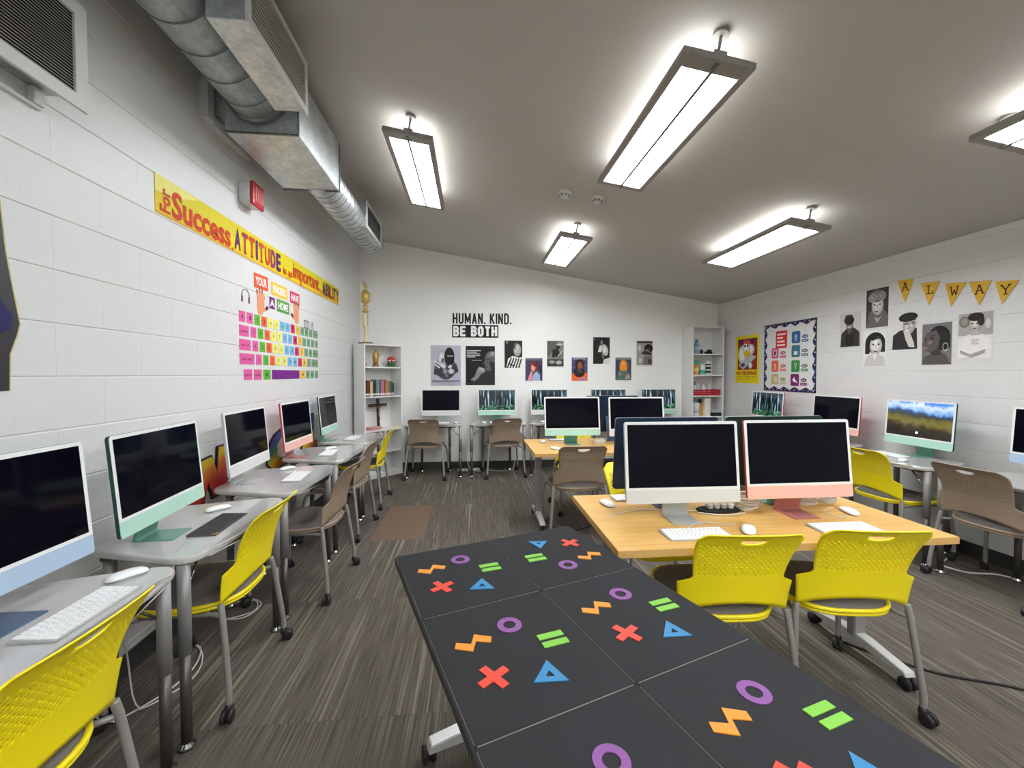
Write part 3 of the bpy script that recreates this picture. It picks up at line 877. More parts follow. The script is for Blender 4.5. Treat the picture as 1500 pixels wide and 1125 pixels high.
def chair(x, y, rz, key, label, group):
    t = thing('rolling_chair', label, 'chair', (x, y, 0), rz, group)
    bk, sh, pd = chair_parts(key)
    link('backrest', bk, t); link('seat_shell', sh, t); link('seat_pad', pd, t)
    for s in (-1, 1):
        def rl():
            return MB().tube(spline([(s * 0.224, -0.187, 0.462), (s * 0.231, -0.198, 0.40), (s * 0.252, -0.226, 0.17), (s * 0.258, -0.232, 0.10), (s * 0.258, -0.232, 0.062)], 5), 0.0125, 10).mesh('rear_leg', M_FRAME)
        def fl_():
            return MB().tube(spline([(s * 0.20, 0.14, 0.41), (s * 0.226, 0.20, 0.385), (s * 0.246, 0.225, 0.28), (s * 0.256, 0.235, 0.10), (s * 0.256, 0.235, 0.062)], 5), 0.0125, 10).mesh('front_leg', M_FRAME)
        def rail():
            return MB().tube([(s * 0.236, -0.205, 0.415), (s * 0.205, -0.15, 0.41), (s * 0.20, 0.16, 0.41)], 0.0095, 8).mesh('side_rail', M_FRAME)
        link('rear_leg', shared(('rl', s), rl), t); link('front_leg', shared(('fl', s), fl_), t); link('side_rail', shared(('rail', s), rail), t)
        for yy in (-0.232, 0.235):
            def cst():
                m = MB()
                for q in (-1, 1): m.lathe([(0.010, q * 0.004), (0.024, q * 0.005), (0.0265, q * 0.010), (0.0265, q * 0.018), (0.02, q * 0.022), (0.0, q * 0.022)][::q], (0, 0.018, 0.0265), 14, 'x')
                m.lathe([(0.016, 0.036), (0.017, 0.05), (0.0135, 0.066), (0.0, 0.066)], n=12)
                m.box(-0.004, 0.004, -0.006, 0.03, 0.02, 0.05)
                return m.mesh('caster', M_CAST)
            c = link('caster', shared('caster', cst), t, (s * (0.258 if yy < 0 else 0.256), yy, 0))
            c.rotation_euler = (0, 0, 0.9 * s + (1.6 if yy > 0 else 2.6))
    def cross(): return MB().tube([(-0.2, 0.02, 0.405), (0.2, 0.02, 0.405)], 0.009, 8).mesh('cross_bar', M_FRAME)
    link('cross_bar', shared('cross', cross), t)
    return t

# ------------------------------------------------------------------ left row of desks
DZ = 0.7352
GD, GC, GK, GM = 'grey wing-shaped desks', 'thin desktop computers', 'compact keyboards', 'white mice'
LD = [(1.19, 'grey wing-shaped desk at the left edge of the photo, under the blue computer'),
      (2.02, 'grey wing-shaped desk holding the dark keyboard, second along the left wall'),
      (2.855, 'grey wing-shaped desk third along the left wall, under the silver computer'),
      (3.745, 'grey wing-shaped desk fourth along the left wall, under the pink computer'),
      (4.57, 'grey wing-shaped desk farthest along the left wall, beside the corner bookcase')]
for y, lb in LD: desk(XL, y, PI / 2, lb, GD)
LC = [(-1.285, 1.235, 0, 'blue', 'blue-chinned computer with black screen at the left edge of the photo'),
      (-1.30, 1.875, 5, 'mint', 'mint-chinned computer with black screen, second along the left wall'),
      (-1.41, 2.76, 4, 'silver', 'silver computer with black screen, third along the left wall'),
      (-1.43, 3.55, 0, 'pink', 'pink computer with black screen, fourth along the left wall'),
      (-1.475, 4.42, 2, 'mint', 'mint computer with black screen farthest along the left wall')]
for x, y, a, c, lb in LC: imac(x, y, DZ, PI / 2 + R(a), c, 'black', lb, GC)
keyboard(-1.115, 1.285, DZ, PI / 2, 'white keyboard with separate white keys in front of the blue computer', GK, single=True)
kd = keyboard(-1.145, 1.985, DZ, PI / 2 + R(3), 'dark grey keyboard with an orange corner sticker', GK, dark=True)
part('corner_sticker', MB().box(-0.136, -0.116, 0.03, 0.046, 0.0106, 0.0112), flat((240, 170, 50)), kd, loc=(0, -0.085, -0.004), label='orange sticker')
keyboard(-1.16, 2.86, DZ, PI / 2 + R(6), 'white keyboard in front of the silver computer by the left wall', GK)
keyboard(-1.235, 3.70, DZ, PI / 2 + R(4), 'white keyboard in front of the pink computer by the left wall', GK)
keyboard(-1.26, 4.52, DZ, PI / 2 + R(-3), 'white keyboard on the farthest left desk', GK)
mouse(-1.16, 1.50, DZ, PI / 2 + 0.9, 'white mouse at the far end of the leftmost desk', GM)
mouse(-1.275, 2.205, DZ, PI / 2 + 0.9, 'white mouse beside the dark grey keyboard', GM)
mouse(-1.32, 3.10, DZ, PI / 2 + 0.9, 'white mouse beyond the keyboard of the silver computer', GM)
mouse(-1.29, 3.90, DZ, PI / 2 + 0.9, 'white mouse beyond the keyboard of the left pink computer', GM)

# painted cut-out letters fixed to the left wall behind the desks
def letter(y0, z0, wd, ht, pts, label, face_m=M_RAIN):
    P = [((p[0] - 0.5) * wd, p[1] * ht) for p in pts]
    t = thing('painted_letter', label, 'letter', (XL + 0.014, y0, z0), PI / 2, 'rainbow cut-out letters')
    part('border', MB().prism([(p[0], p[1]) for p in P], 0.0, 0.012, 'y'), mat('letter_border', (24, 20, 30), 0.6), t)
    c = Vector((sum(p[0] for p in P) / len(P), sum(p[1] for p in P) / len(P)))
    Q = []
    n = len(P)
    for i in range(n):
        a = Vector(P[i - 1]); b_ = Vector(P[i]); d = Vector(P[(i + 1) % n])
        n1 = Vector((-(b_ - a).y, (b_ - a).x)).normalized(); n2 = Vector((-(d - b_).y, (d - b_).x)).normalized()
        m = (n1 + n2); m = m.normalized() if m.length > 1e-4 else n1
        k = 0.010 / max(0.45, m.dot(n1))
        Q.append((b_.x + m.x * k, b_.y + m.y * k))
    part('painted_face', MB().prism(Q, -0.004, 0.0005, 'y'), face_m, t, label='rainbow painted face')
Npts = [(0.0, 0.0), (0.36, 0.0), (0.44, 0.32), (0.56, 0.0), (0.86, 0.05), (1.0, 0.3), (1.0, 1.0), (0.70, 1.0), (0.66, 0.55), (0.56, 0.86), (0.24, 0.82), (0.20, 0.25), (0.0, 0.16)]
letter(2.72, 0.635, 0.40, 0.325, Npts, 'rainbow painted cut-out letter N between the mint and silver computers')
Cpts = [(0.95, 1.0), (0.6, 1.0), (0.32, 0.9), (0.14, 0.72), (0.08, 0.45), (0.0, 0.36), (0.0, 0.18), (0.22, 0.0), (0.9, 0.0), (1.0, 0.22), (0.55, 0.22), (0.42, 0.34), (0.42, 0.62), (0.6, 0.76), (0.95, 0.78)]
letter(3.64, 0.635, 0.42, 0.32, Cpts, 'rainbow painted cut-out letter C beside the pink computer on the left', M_RAIN2)
Ipts = [(0.0, 0.0), (1.0, 0.0), (1.0, 0.2), (0.78, 0.24), (0.78, 1.0), (0.2, 1.0), (0.2, 0.24), (0.0, 0.2)]
letter(4.30, 0.66, 0.40, 0.36, Ipts, 'rainbow painted cut-out letter I before the farthest mint computer', M_RAIN2)

# ------------------------------------------------------------------ chairs
GCH = 'rolling chairs with perforated backs'
CHAIRS = [(-1.235, 1.075, 90, 'yellow', 'yellow perforated chair in the bottom left corner of the photo'),
      (-1.235, 2.03, 91, 'yellow', 'yellow perforated chair second along the left desks'),
      (-1.12, 2.90, 88, 'tan', 'tan perforated chair nearest the camera along the left desks'),
      (-1.19, 3.85, 88, 'tan', 'tan perforated chair second of the two along the left desks'),
      (-1.20, 4.67, 92, 'yellow', 'yellow perforated chair in front of the corner bookcase'),
      (-0.62, 5.80, -4, 'tan', 'tan chair at the back wall, beside the left corner bookcase'),
      (0.43, 5.81, 6, 'tan', 'tan chair at the back wall, right of the first one'),
      (2.80, 5.81, 3, 'tan', 'tan chair at the back wall, peeking out beside the right bookcase'),
      (1.065, 1.765, -4, 'yellow', 'yellow chair with perforated back at the near wooden table, left of two'),
      (1.60, 1.755, -8, 'yellow', 'yellow chair with perforated back at the near wooden table, right of two'),
      (1.06, 2.33, 180, 'yellow', 'yellow chair on the far side of the near wooden table, mostly hidden'),
      (0.91, 3.65, 0, 'tan', 'tan chair with its back to the camera at the far wooden table'),
      (1.12, 4.25, 180, 'yellow', 'yellow chair on the far side of the far wooden table, mostly hidden'),
      (3.40, 3.04, -88, 'yellow', 'yellow perforated chair by the right wall desks, behind the near pink computer'),
      (3.46, 2.365, -88, 'tan', 'tan perforated chair at the right edge of the photo'),
      (3.42, 4.93, -90, 'yellow', 'yellow chair by the right bookcase, only its top showing')]
for x, y, a, k, lb in CHAIRS: chair(x, y, R(a), k, lb, GCH)

# ------------------------------------------------------------------ back row
BX = [-0.53, 0.35, 1.18, 2.03, 2.84]
BD = ['grey desk at the back wall next to the left corner bookcase', 'grey desk second from the left along the back wall', 'grey desk in the middle of the back wall', 'grey desk second from the right along the back wall', 'grey desk at the back wall nearest the right bookcase']
for x, lb in zip(BX, BD): desk(x, YB, 0, lb, GD)
for x, c, s, lb in [(-0.45, 'silver', 'black', 'silver computer with black screen on the leftmost back desk'),
                    (0.355, 'mint', 'forest', 'mint computer showing a forest picture, second from the left at the back wall'),
                    (1.125, 'silver', 'forest', 'silver computer showing a forest picture in the middle of the back wall'),
                    (2.02, 'silver', 'forest', 'computer showing a forest picture, half hidden, fourth along the back wall'),
                    (2.80, 'mint', 'forest', 'mint computer showing a forest picture at the right end of the back wall')]:
    imac(x, 6.02, DZ, 0, c, s, lb, GC, 3.0)
for x, lb in zip(BX, ['white keyboard on the leftmost back desk', 'white keyboard on the second back desk', 'grey keyboard on the middle back desk', 'white keyboard on the fourth back desk', 'white keyboard on the rightmost back desk']):
    keyboard(x + (0.08 if x < 0 else 0.03), 5.80, DZ, 0, lb, GK, dark=(abs(x - 1.18) < 0.01))
for x, lb in zip(BX, ['white mouse on the leftmost back desk', 'white mouse on the second back desk', 'white mouse on the middle back desk', 'white mouse on the fourth back desk', 'white mouse on the rightmost back desk']):
    mouse(x + (0.30 if x < 0 else -0.19), 5.79, DZ, 0.2, lb, GM)

# ------------------------------------------------------------------ right row
RD = [(4.84, 'grey desk at the right wall under the poster board'), (3.92, 'grey desk at the right wall under the dark pink computer'), (3.09, 'grey desk at the right wall under the landscape picture computer'), (2.268, 'grey desk at the right wall, cut off by the right edge of the photo')]
for y, lb in RD: desk(XR, y, -PI / 2, lb, GD)
for x, y, a, c, s, lb in [(3.66, 4.85, 0, 'pink', 'forest', 'pink computer showing a forest picture at the right wall'),
                       (3.68, 3.89, 0, 'pink', 'black', 'pink computer with black screen at the right wall'),
                       (3.68, 3.10, -2, 'mint', 'hills', 'mint computer showing a green hills picture at the right wall'),
                       (3.66, 2.21, 0, 'blue', 'black', 'blue computer cut off by the right edge of the photo')]:
    imac(x, y, DZ, -PI / 2 + R(a), c, s, lb, GC, 4.0)
hc = bpy.data.objects['desktop_computer.012']
HT = Matrix.Translation((0, 0, 0.25)) @ Matrix.Rotation(-R(4.0), 4, 'X') @ Matrix.Translation((0, 0, -0.25))
M_GLOW = make_lamp('clock_glow', (236, 242, 250), 0.9)
vs_, fs_, _ = text2d('1:33', 0.01)
part('clock_digits', MB().add([(-0.042 + p[0] * 0.085, -0.0072, 0.418 + p[1] * 0.026) for p in vs_], fs_).xf(HT), M_GLOW, hc)
part('user_icon', MB().prism([(0.01 * math.cos(a), 0.195 + 0.01 * math.sin(a)) for a in (2 * PI * k / 16 for k in range(16))], -0.0074, -0.007, 'y').xf(HT), M_GLOW, hc)
keyboard(3.50, 3.17, DZ, -PI / 2 - 0.06, 'white keyboard under the green hills picture', GK)
mouse(3.37, 2.94, DZ, -PI / 2 + 0.5, 'white mouse on the desk with the green hills picture', GM)
keyboard(3.50, 4.85, DZ, -PI / 2, 'white keyboard on the desk under the poster board', GK)
keyboard(3.50, 3.92, DZ, -PI / 2, 'white keyboard in front of the dark pink computer at the right wall', GK)
pen = thing('pen', 'dark pen lying on the grey desk left of the white keyboard at the right wall', 'pen', (3.40, 3.34, DZ + 0.0046), 1.2)
part('barrel', MB().lathe([(0.0, -0.06), (0.0045, -0.055), (0.0045, 0.05), (0.002, 0.062), (0.0, 0.063)], n=10, axis='x'), M_CABLED, pen)
part('clip', MB().box(-0.055, -0.02, -0.0015, 0.0015, 0.0042, 0.0056), M_CHROME, pen)

# ------------------------------------------------------------------ wooden tables
def wood_table(cx, cy, W, D, label):
    t = thing('folding_table', label, 'table', (cx, cy, 0), 0, 'maple-topped tables on castors')
    part('table_top', MB().box(-W / 2, W / 2, -D / 2, D / 2, 0.7045, 0.735), M_WOOD, t, 0.0015)
    e = MB()
    e.box(-W / 2 - 0.0012, W / 2 + 0.0012, -D / 2 - 0.0014, -D / 2, 0.705, 0.734); e.box(-W / 2 - 0.0012, W / 2 + 0.0012, D / 2, D / 2 + 0.0014, 0.705, 0.734)
    e.box(-W / 2 - 0.0014, -W / 2, -D / 2, D / 2, 0.705, 0.734); e.box(W / 2, W / 2 + 0.0014, -D / 2, D / 2, 0.705, 0.734)
    part('edge_band', e, M_WOODE, t)
    part('under_rail', MB().box(-W / 2 + 0.12, W / 2 - 0.12, -0.02, 0.02, 0.66, 0.704), M_ALU, t)
    for s in (-1, 1):
        x = s * (W / 2 - 0.09)
        lg = part('leg', MB().box(x - 0.032, x + 0.032, -0.025, 0.025, 0.09, 0.704), M_LEG, t, 0.006)
        part('foot', MB().prism([(-0.27, 0.062), (0.27, 0.062), (0.26, 0.085), (0.06, 0.112), (-0.06, 0.112), (-0.26, 0.085)], x - 0.026, x + 0.026, 'x'), M_ALU, lg, 0.004)
        for q in (-1, 1):
            c = MB()
            for k in (-1, 1): c.lathe([(0.0, k * 0.006), (0.026, k * 0.007), (0.029, k * 0.011), (0.029, k * 0.022), (0.0, k * 0.024)][::k], (x, q * 0.255, 0.029), 14, 'x')
            c.lathe([(0.013, 0.028), (0.013, 0.064)], (x, q * 0.25, 0), 10)
            part('caster', c, M_CAST, lg)
    return t
wood_table(1.298, 1.91, 1.475, 0.735, 'near maple-topped table with two computers facing the camera')
wood_table(1.27, 3.90, 1.475, 0.80, 'far maple-topped table with a mint computer, beyond the near one')
for x, y, a, c, lb in [(0.975, 1.845, -1, 'silver', 'silver computer with black screen on the near wooden table'),
                       (1.575, 1.865, 0, 'pink', 'pink computer with black screen on the near wooden table'),
                       (1.0, 2.075, 180, 'navy', 'navy-backed computer seen from behind, behind the silver one on the near table'),
                       (1.60, 2.085, 180, 'green', 'dark green-backed computer seen from behind, behind the pink one on the near table'),
                       (0.965, 3.95, 0, 'mint', 'mint computer reflecting a lamp on the far wooden table'),
                       (1.575, 3.86, 0, 'silver', 'silver computer with black screen on the far wooden table'),
                       (1.43, 4.17, 180, 'navy', 'navy-backed computer seen from behind on the far wooden table')]:
    imac(x, y, DZ, R(a), c, 'black', lb, GC, 7.6 if 'reflecting' in lb else 6.0)
keyboard(0.945, 1.665, DZ, 0, 'white keyboard in front of the silver computer on the near wooden table', GK)
keyboard(1.635, 1.67, DZ, 0, 'white keyboard in front of the pink computer on the near wooden table', GK)
mouse(1.195, 1.685, DZ, -0.55, 'white wired mouse right of the keyboard, near wooden table', GM)
mouse(1.85, 1.865, DZ, -0.25, 'white mouse beside the pink computer on the near wooden table', GM)
keyboard(0.90, 2.195, DZ, PI, 'white keyboard peeking out behind the silver computer', GK)
mouse(0.70, 2.10, DZ, PI + 0.2, 'white mouse behind the silver computer, left side', GM)
keyboard(0.93, 3.66, DZ, 0, 'white keyboard in front of the mint computer on the far wooden table', GK)
mouse(0.745, 3.70, DZ, 0.5, 'white mouse at the left of the far wooden table, in front', GM)
mouse(0.70, 4.09, DZ, PI, 'white mouse behind the mint computer on the far wooden table', GM)
keyboard(0.92, 4.20, DZ, PI, 'white keyboard behind the mint computer on the far wooden table', GK)

def cable(name, pts, r, m, label, group=None, n=6):
    P = spline(pts, n)
    if name == 'floor_cable':
        for p in P: p.z = max(p.z, r + 0.0004)
    o = link(name, MB().tube(P, r, 6).mesh(name, m))
    return tag(o, label, 'cable', group)
GCB = 'white cables'
zt = DZ + 0.0035
cable('white_cable', [(1.175, 1.74, DZ + 0.012), (1.13, 1.76, zt), (1.05, 1.80, zt), (0.98, 1.765, zt), (0.945, 1.735, zt), (0.945, 1.727, zt + 0.002)], 0.0022, M_CABLE, 'thin white cable looping from the mouse to the keyboard by the silver computer', GCB)
cable('white_cable', [(0.66, 1.90, zt), (0.70, 1.95, zt), (0.76, 1.97, zt), (0.85, 2.0, zt), (1.0, 1.97, zt), (1.15, 1.95, zt), (1.27, 1.98, zt)], 0.0024, M_CABLE, 'white cable running behind the silver computer on the near table', GCB)
cable('white_cable', [(1.10, 1.93, zt), (1.2, 1.88, zt), (1.32, 1.90, zt), (1.38, 1.98, zt)], 0.003, M_CABLE, 'white cable in front of the black power hub', GCB)
def coil(c, r, turns, dz, seed):
    rr = random.Random(seed); p = []
    for k in range(turns * 10):
        a = 2 * PI * k / 10
        q = r * (1 + 0.25 * rr.uniform(-1, 1))
        p.append((c[0] + q * math.cos(a), c[1] + q * 0.8 * math.sin(a), c[2] + dz * k / (turns * 10) + 0.008 * abs(math.sin(a * 0.5 + seed))))
    return p
cable('cable_coil', coil((1.375, 1.955, zt + 0.004), 0.055, 8, 0.07, 1), 0.0038, M_CABLE, 'coil of white cable between the silver and pink computers', GCB, 3)
cable('cable_coil', coil((1.71, 1.972, zt + 0.004), 0.048, 7, 0.06, 2), 0.0036, M_CABLE, 'coil of white cable right of the pink computer stand', GCB, 3)
cable('cable_coil', coil((1.835, 2.0, zt + 0.004), 0.055, 8, 0.07, 3), 0.0038, M_CABLE, 'coil of white cable at the right end of the near table', GCB, 3)
cable('white_cable', [(1.83, 1.935, zt), (1.77, 1.91, zt), (1.72, 1.87, zt), (1.73, 1.82, zt), (1.77, 1.80, zt), (1.78, 1.83, zt)], 0.002, M_CABLE, 'thin white cable loop left of the mouse beside the pink computer', GCB)
cable('cable_coil', coil((1.23, 3.92, zt + 0.002), 0.05, 5, 0.04, 4), 0.003, M_CABLE, 'coil of white cable between the two computers on the far table', GCB, 3)
hb = thing('power_hub', 'black oval power hub with white plugs behind the silver computer', 'power strip', (1.225, 1.955, DZ))
part('base', MB().prism([(0.115 * math.cos(a), 0.05 * math.sin(a)) for a in (2 * PI * k / 28 for k in range(28))], 0.0, 0.012), M_CABLED, hb, 0.002)
for k in range(4): part('plug', MB().box(-0.063 + k * 0.036, -0.037 + k * 0.036, -0.02, 0.015, 0.0125, 0.038), M_CABLE, hb, 0.005)

# ------------------------------------------------------------------ black table with coloured shapes
ang = R(19.3)
TWc, THr = 0.3745, 0.432
bt = thing('activity_table', 'low black table covered with mats of coloured shapes, in front of the camera', 'table', (-0.283, 1.553, 0), ang)
part('table_top', MB().box(-0.004, 2 * TWc + 0.004, -4 * THr - 0.004, 0.004, 0.712, 0.7395), M_BOARD, bt, 0.004)
CO = {'O': (126, 68, 138), 'Z': (216, 136, 24), 'E': (116, 182, 54), 'X': (214, 58, 36), 'T': (30, 120, 170)}
SHN = {'O': 'ring_shape', 'Z': 'zigzag_shape', 'E': 'equals_shape', 'X': 'cross_shape', 'T': 'triangle_shape'}
def shape_mesh(k):
    m = MB(); h = 0.0022; M = [mat('foam_' + SHN[k], CO[k], 0.6), M_MAT]
    if k == 'O':
        n = 28; o = [(0.031 * math.cos(2 * PI * i / n), 0.031 * math.sin(2 * PI * i / n)) for i in range(n)]; q = [(p[0] * 0.5, p[1] * 0.5) for p in o]
        v = [(p[0], p[1], 0) for p in o] + [(p[0], p[1], h) for p in o] + [(p[0], p[1], h) for p in q] + [(p[0], p[1], 0) for p in q]
        f = []
        for i in range(n):
            j = (i + 1) % n; f += [(i, j, n + j, n + i), (n + i, n + j, 2 * n + j, 2 * n + i), (2 * n + i, 2 * n + j, 3 * n + j, 3 * n + i)]
        m.add(v, f)
    elif k == 'X':
        a, b_ = 0.036, 0.0095; P = [(b_, a), (-b_, a), (-b_, b_), (-a, b_), (-a, -b_), (-b_, -b_), (-b_, -a), (b_, -a), (b_, -b_), (a, -b_), (a, b_), (b_, b_)]
        c, s = math.cos(R(40)), math.sin(R(40)); m.prism([(p[0] * c - p[1] * s, p[0] * s + p[1] * c) for p in P], 0, h)
    elif k == 'E':
        for s in (-1, 1): m.prism([(-0.032, s * 0.0145 - 0.0095), (0.032, s * 0.0145 - 0.0095), (0.032, s * 0.0145 + 0.0095), (-0.032, s * 0.0145 + 0.0095)], 0, h)
    elif k == 'Z':
        m.prism([(-0.042, -0.022), (-0.012, -0.022), (-0.006, -0.001), (0.008, -0.022), (0.02, -0.022), (0.02, -0.022), (0.042, 0.022), (0.012, 0.022), (0.006, 0.001), (-0.008, 0.022), (-0.02, 0.022)][:0] or
                [(-0.044, -0.014), (-0.004, -0.030), (0.006, 0.004), (0.040, -0.006), (0.044, 0.014), (0.004, 0.030), (-0.006, -0.004), (-0.040, 0.006)], 0, h)
    else:
        o = [(-0.036, -0.027), (0.036, -0.027), (0.0, 0.036)]; q = [(-0.010, -0.013), (0.010, -0.013), (0.0, 0.005)]
        v = [(p[0], p[1], 0) for p in o] + [(p[0], p[1], h) for p in o] + [(p[0], p[1], h) for p in q] + [(p[0], p[1], 0) for p in q]
        f = []
        for i in range(3):
            j = (i + 1) % 3; f += [(i, j, 3 + j, 3 + i), (3 + i, 3 + j, 6 + j, 6 + i), (6 + i, 6 + j, 9 + j, 9 + i)]
        m.add(v, f)
    return m.mesh(SHN[k], M)
POS = {'O': (0.555, 0.29, 0), 'Z': (0.255, 0.36, -14), 'E': (0.76, 0.52, -4), 'X': (0.26, 0.66, -20), 'T': (0.58, 0.75, -20)}
def mat_mesh():
    m = MB(); g = 0.0022
    m.box(g, TWc - g, -THr + g, -g, 0, 0.004)
    m.prism(round_poly([(0.0015, -0.0015), (0.0015, -THr + 0.0015), (TWc - 0.0015, -THr + 0.0015), (TWc - 0.0015, -0.0015)], 0.008, 3), -0.0, 0.0022, mi=1)
    return m.mesh('mat', [M_MAT, M_MATEDGE])
for r in range(4):
    for c in range(2):
        mt = link('mat', shared('mat', mat_mesh), bt, (c * TWc, -r * THr, 0.7396))
        flip = (r == 0 and c == 1)
        for k in 'OZEXT':
            u, v, a = POS[k]
            if flip: u, v, a = 1 - u, 1 - v + 0.04, a + 180
            o = link(SHN[k], shared(('shape', k), lambda: shape_mesh(k)), mt, (u * TWc, -v * THr, 0.0041), (0, 0, R(a)), (1.08, 1.08, 1))
            if r == 0 and c == 0: o['label'] = {'O': 'purple ring', 'Z': 'orange zigzag', 'E': 'green equals sign', 'X': 'red cross', 'T': 'blue triangle'}[k]
for (v, s) in ((-0.10, 1), (-4 * THr + 0.13, -1)):
    lg = part('leg', MB().box(TWc - 0.03, TWc + 0.03, v - 0.025, v + 0.025, 0.09, 0.712), M_ALU, bt, 0.006)
    part('foot', MB().prism([(0.09, 0.06), (2 * TWc - 0.09, 0.06), (2 * TWc - 0.10, 0.09), (TWc + 0.05, 0.115), (TWc - 0.05, 0.115), (0.10, 0.09)], v - 0.026, v + 0.026, 'y'), M_ALU, lg, 0.004)
    for u in (0.10, 2 * TWc - 0.10):
        c = MB()
        for k in (-1, 1): c.lathe([(0.0, k * 0.006), (0.026, k * 0.007), (0.030, k * 0.011), (0.030, k * 0.022), (0.0, k * 0.024)][::k], (u, v + 0.02, 0.030), 16, 'x')
        c.lathe([(0.014, 0.03), (0.014, 0.063)], (u, v, 0), 10)
        part('caster', c, M_CAST, lg)

# ------------------------------------------------------------------ bookcases
def bookcase(name, label, loc, rz, W, D, H, shelves, divider=None, ped=0.06):
    t = thing(name, label, 'bookcase', loc, rz)
    th = 0.018
    for s in (-1, 1): part('side_panel', MB().box(s * W / 2 - (th if s > 0 else 0), s * W / 2 + (0 if s > 0 else th), 0, D, 0, H), M_WHITE, t, 0.001)
    part('back_panel', MB().box(-W / 2 + th, W / 2 - th, D - 0.008, D, 0.0, H - th), M_WHITE, t)
    part('top_panel', MB().box(-W / 2 + th, W / 2 - th, 0, D - 0.0, H - th, H), M_WHITE, t, 0.001)
    for z in shelves: part('shelf', MB().box(-W / 2 + th, W / 2 - th, 0.004, D - 0.008, z - th, z), M_WHITE, t, 0.001)
    part('kick_board', MB().box(-W / 2 + th, W / 2 - th, 0.01, 0.025, 0, ped - th), M_WHITE, t)
    if divider: part('divider', MB().box(divider[0] - 0.008, divider[0] + 0.008, 0.006, D - 0.008, divider[1], divider[2]), M_WHITE, t)
    return t
BA = math.atan2(6.026 - 5.611, -0.995 + 1.413)
BLC = (-1.204, 5.8185)
bl = bookcase('bookcase', 'white bookcase standing diagonally in the left back corner', (BLC[0], BLC[1], 0), BA, 0.589, 0.27, 1.82, [0.06, 0.35, 0.655, 1.115, 1.515], (0.02, 0.06, 0.637))
def bw(x, y, z):   # a point in the left bookcase
    c, s = math.cos(BA), math.sin(BA)
    return (BLC[0] + x * c - y * s, BLC[1] + x * s + y * c, z)
br = bookcase('bookcase', 'tall narrow white bookcase in the right back corner', (3.537, 5.945, 0), 0, 0.50, 0.29, 2.135, [0.06, 0.45, 0.777, 1.09, 1.405, 1.722])
BRX, BRY = 3.537, 5.945

M_GOLD = mat('gold_paint', (206, 178, 96), 0.35, metal=0.5)
tr = thing('trophy', 'tall slender gold trophy on top of the left corner bookcase', 'trophy', bw(-0.19, 0.13, 1.82))
part('base', MB().box(-0.085, 0.085, -0.06, 0.06, 0, 0.022), mat('trophy_base', (66, 56, 44), 0.4), tr, 0.004)
part('column', MB().lathe([(0.034, 0.022), (0.034, 0.05), (0.026, 0.06), (0.026, 0.21), (0.040, 0.222), (0.040, 0.235), (0.016, 0.25)], n=16), mat('trophy_cream', (226, 212, 170), 0.4), tr, label='cream column')
for sx in (-1, 1): part('post', MB().lathe([(0.007, 0.235), (0.009, 0.25), (0.006, 0.33), (0.009, 0.41), (0.006, 0.425)], (sx * 0.028, 0, 0), 10), M_GOLD, tr)
part('tier', MB().lathe([(0.0, 0.424), (0.045, 0.428), (0.05, 0.44), (0.03, 0.455), (0.022, 0.50), (0.034, 0.52), (0.0, 0.522)], n=16), M_GOLD, tr)
part('cup', MB().lathe([(0.012, 0.52), (0.018, 0.54), (0.038, 0.56), (0.05, 0.62), (0.046, 0.70), (0.03, 0.72), (0.0, 0.722)], n=16), M_GOLD, tr)
hn = MB()
for sx in (-1, 1): hn.tube(spline([(sx * 0.036, 0, 0.56), (sx * 0.066, 0, 0.60), (sx * 0.064, 0, 0.67), (sx * 0.042, 0, 0.70)], 5), 0.006, 8)
part('handles', hn, M_GOLD, tr)
fg = MB(); fg.lathe([(0.022, 0.722), (0.016, 0.735), (0.014, 0.76), (0.02, 0.785), (0.012, 0.80), (0.0, 0.802)], n=12); fg.ball((0, 0, 0.814), 0.012, 0.012, 0.014)
fg.tube([(-0.014, 0, 0.785), (-0.03, 0, 0.82), (-0.024, 0, 0.855)], 0.005, 8); fg.tube([(0.016, 0, 0.785), (0.03, 0, 0.76)], 0.005, 8)
part('figure', fg, M_GOLD, tr)

st = thing('statuette', 'gold standing statuette on the top shelf of the left bookcase', 'statue', bw(-0.05, 0.12, 1.516))
part('plinth', MB().lathe([(0.045, 0), (0.045, 0.02), (0.036, 0.03), (0.036, 0.05), (0.03, 0.052)], n=16), mat('old_gold', (150, 112, 52), 0.45, metal=0.4), st)
part('robe', MB().lathe([(0.032, 0.052), (0.04, 0.09), (0.042, 0.14), (0.036, 0.18), (0.022, 0.20), (0.012, 0.21)], n=16), mat('statue_gold', (190, 152, 76), 0.4, metal=0.4), st)
sh_ = MB(); sh_.ball((0, 0, 0.226), 0.018, 0.018, 0.022); sh_.tube([(-0.03, -0.01, 0.175), (-0.02, -0.036, 0.15), (0.0, -0.04, 0.165)], 0.009, 8); sh_.tube([(0.03, -0.01, 0.175), (0.046, -0.02, 0.155), (0.05, -0.03, 0.17)], 0.009, 8)
part('head_and_arms', sh_, MATS['statue_gold'], st)
fgn = thing('figurine', 'small reddish clay figurine at the left of the top shelf', 'figurine', bw(-0.235, 0.10, 1.516))
part('body', MB().lathe([(0.03, 0), (0.034, 0.02), (0.03, 0.05), (0.018, 0.07), (0.0, 0.074)], n=14), mat('clay', (186, 116, 96), 0.6), fgn)
part('head', MB().ball((0, 0, 0.092), 0.024, 0.022, 0.024), MATS['clay'], fgn)
part('ears', MB().ball((-0.018, 0, 0.116), 0.008, 0.006, 0.011).ball((0.018, 0, 0.116), 0.008, 0.006, 0.011), MATS['clay'], fgn)
fp = thing('flower_pot', 'green pot with a red and white round flower on the top shelf', 'plant', bw(0.195, 0.12, 1.516))
part('pot', MB().lathe([(0.048, 0), (0.056, 0.05), (0.06, 0.052), (0.06, 0.066), (0.05, 0.066), (0.0, 0.062)], n=16), mat('pot_green', (58, 116, 62), 0.5), fp)
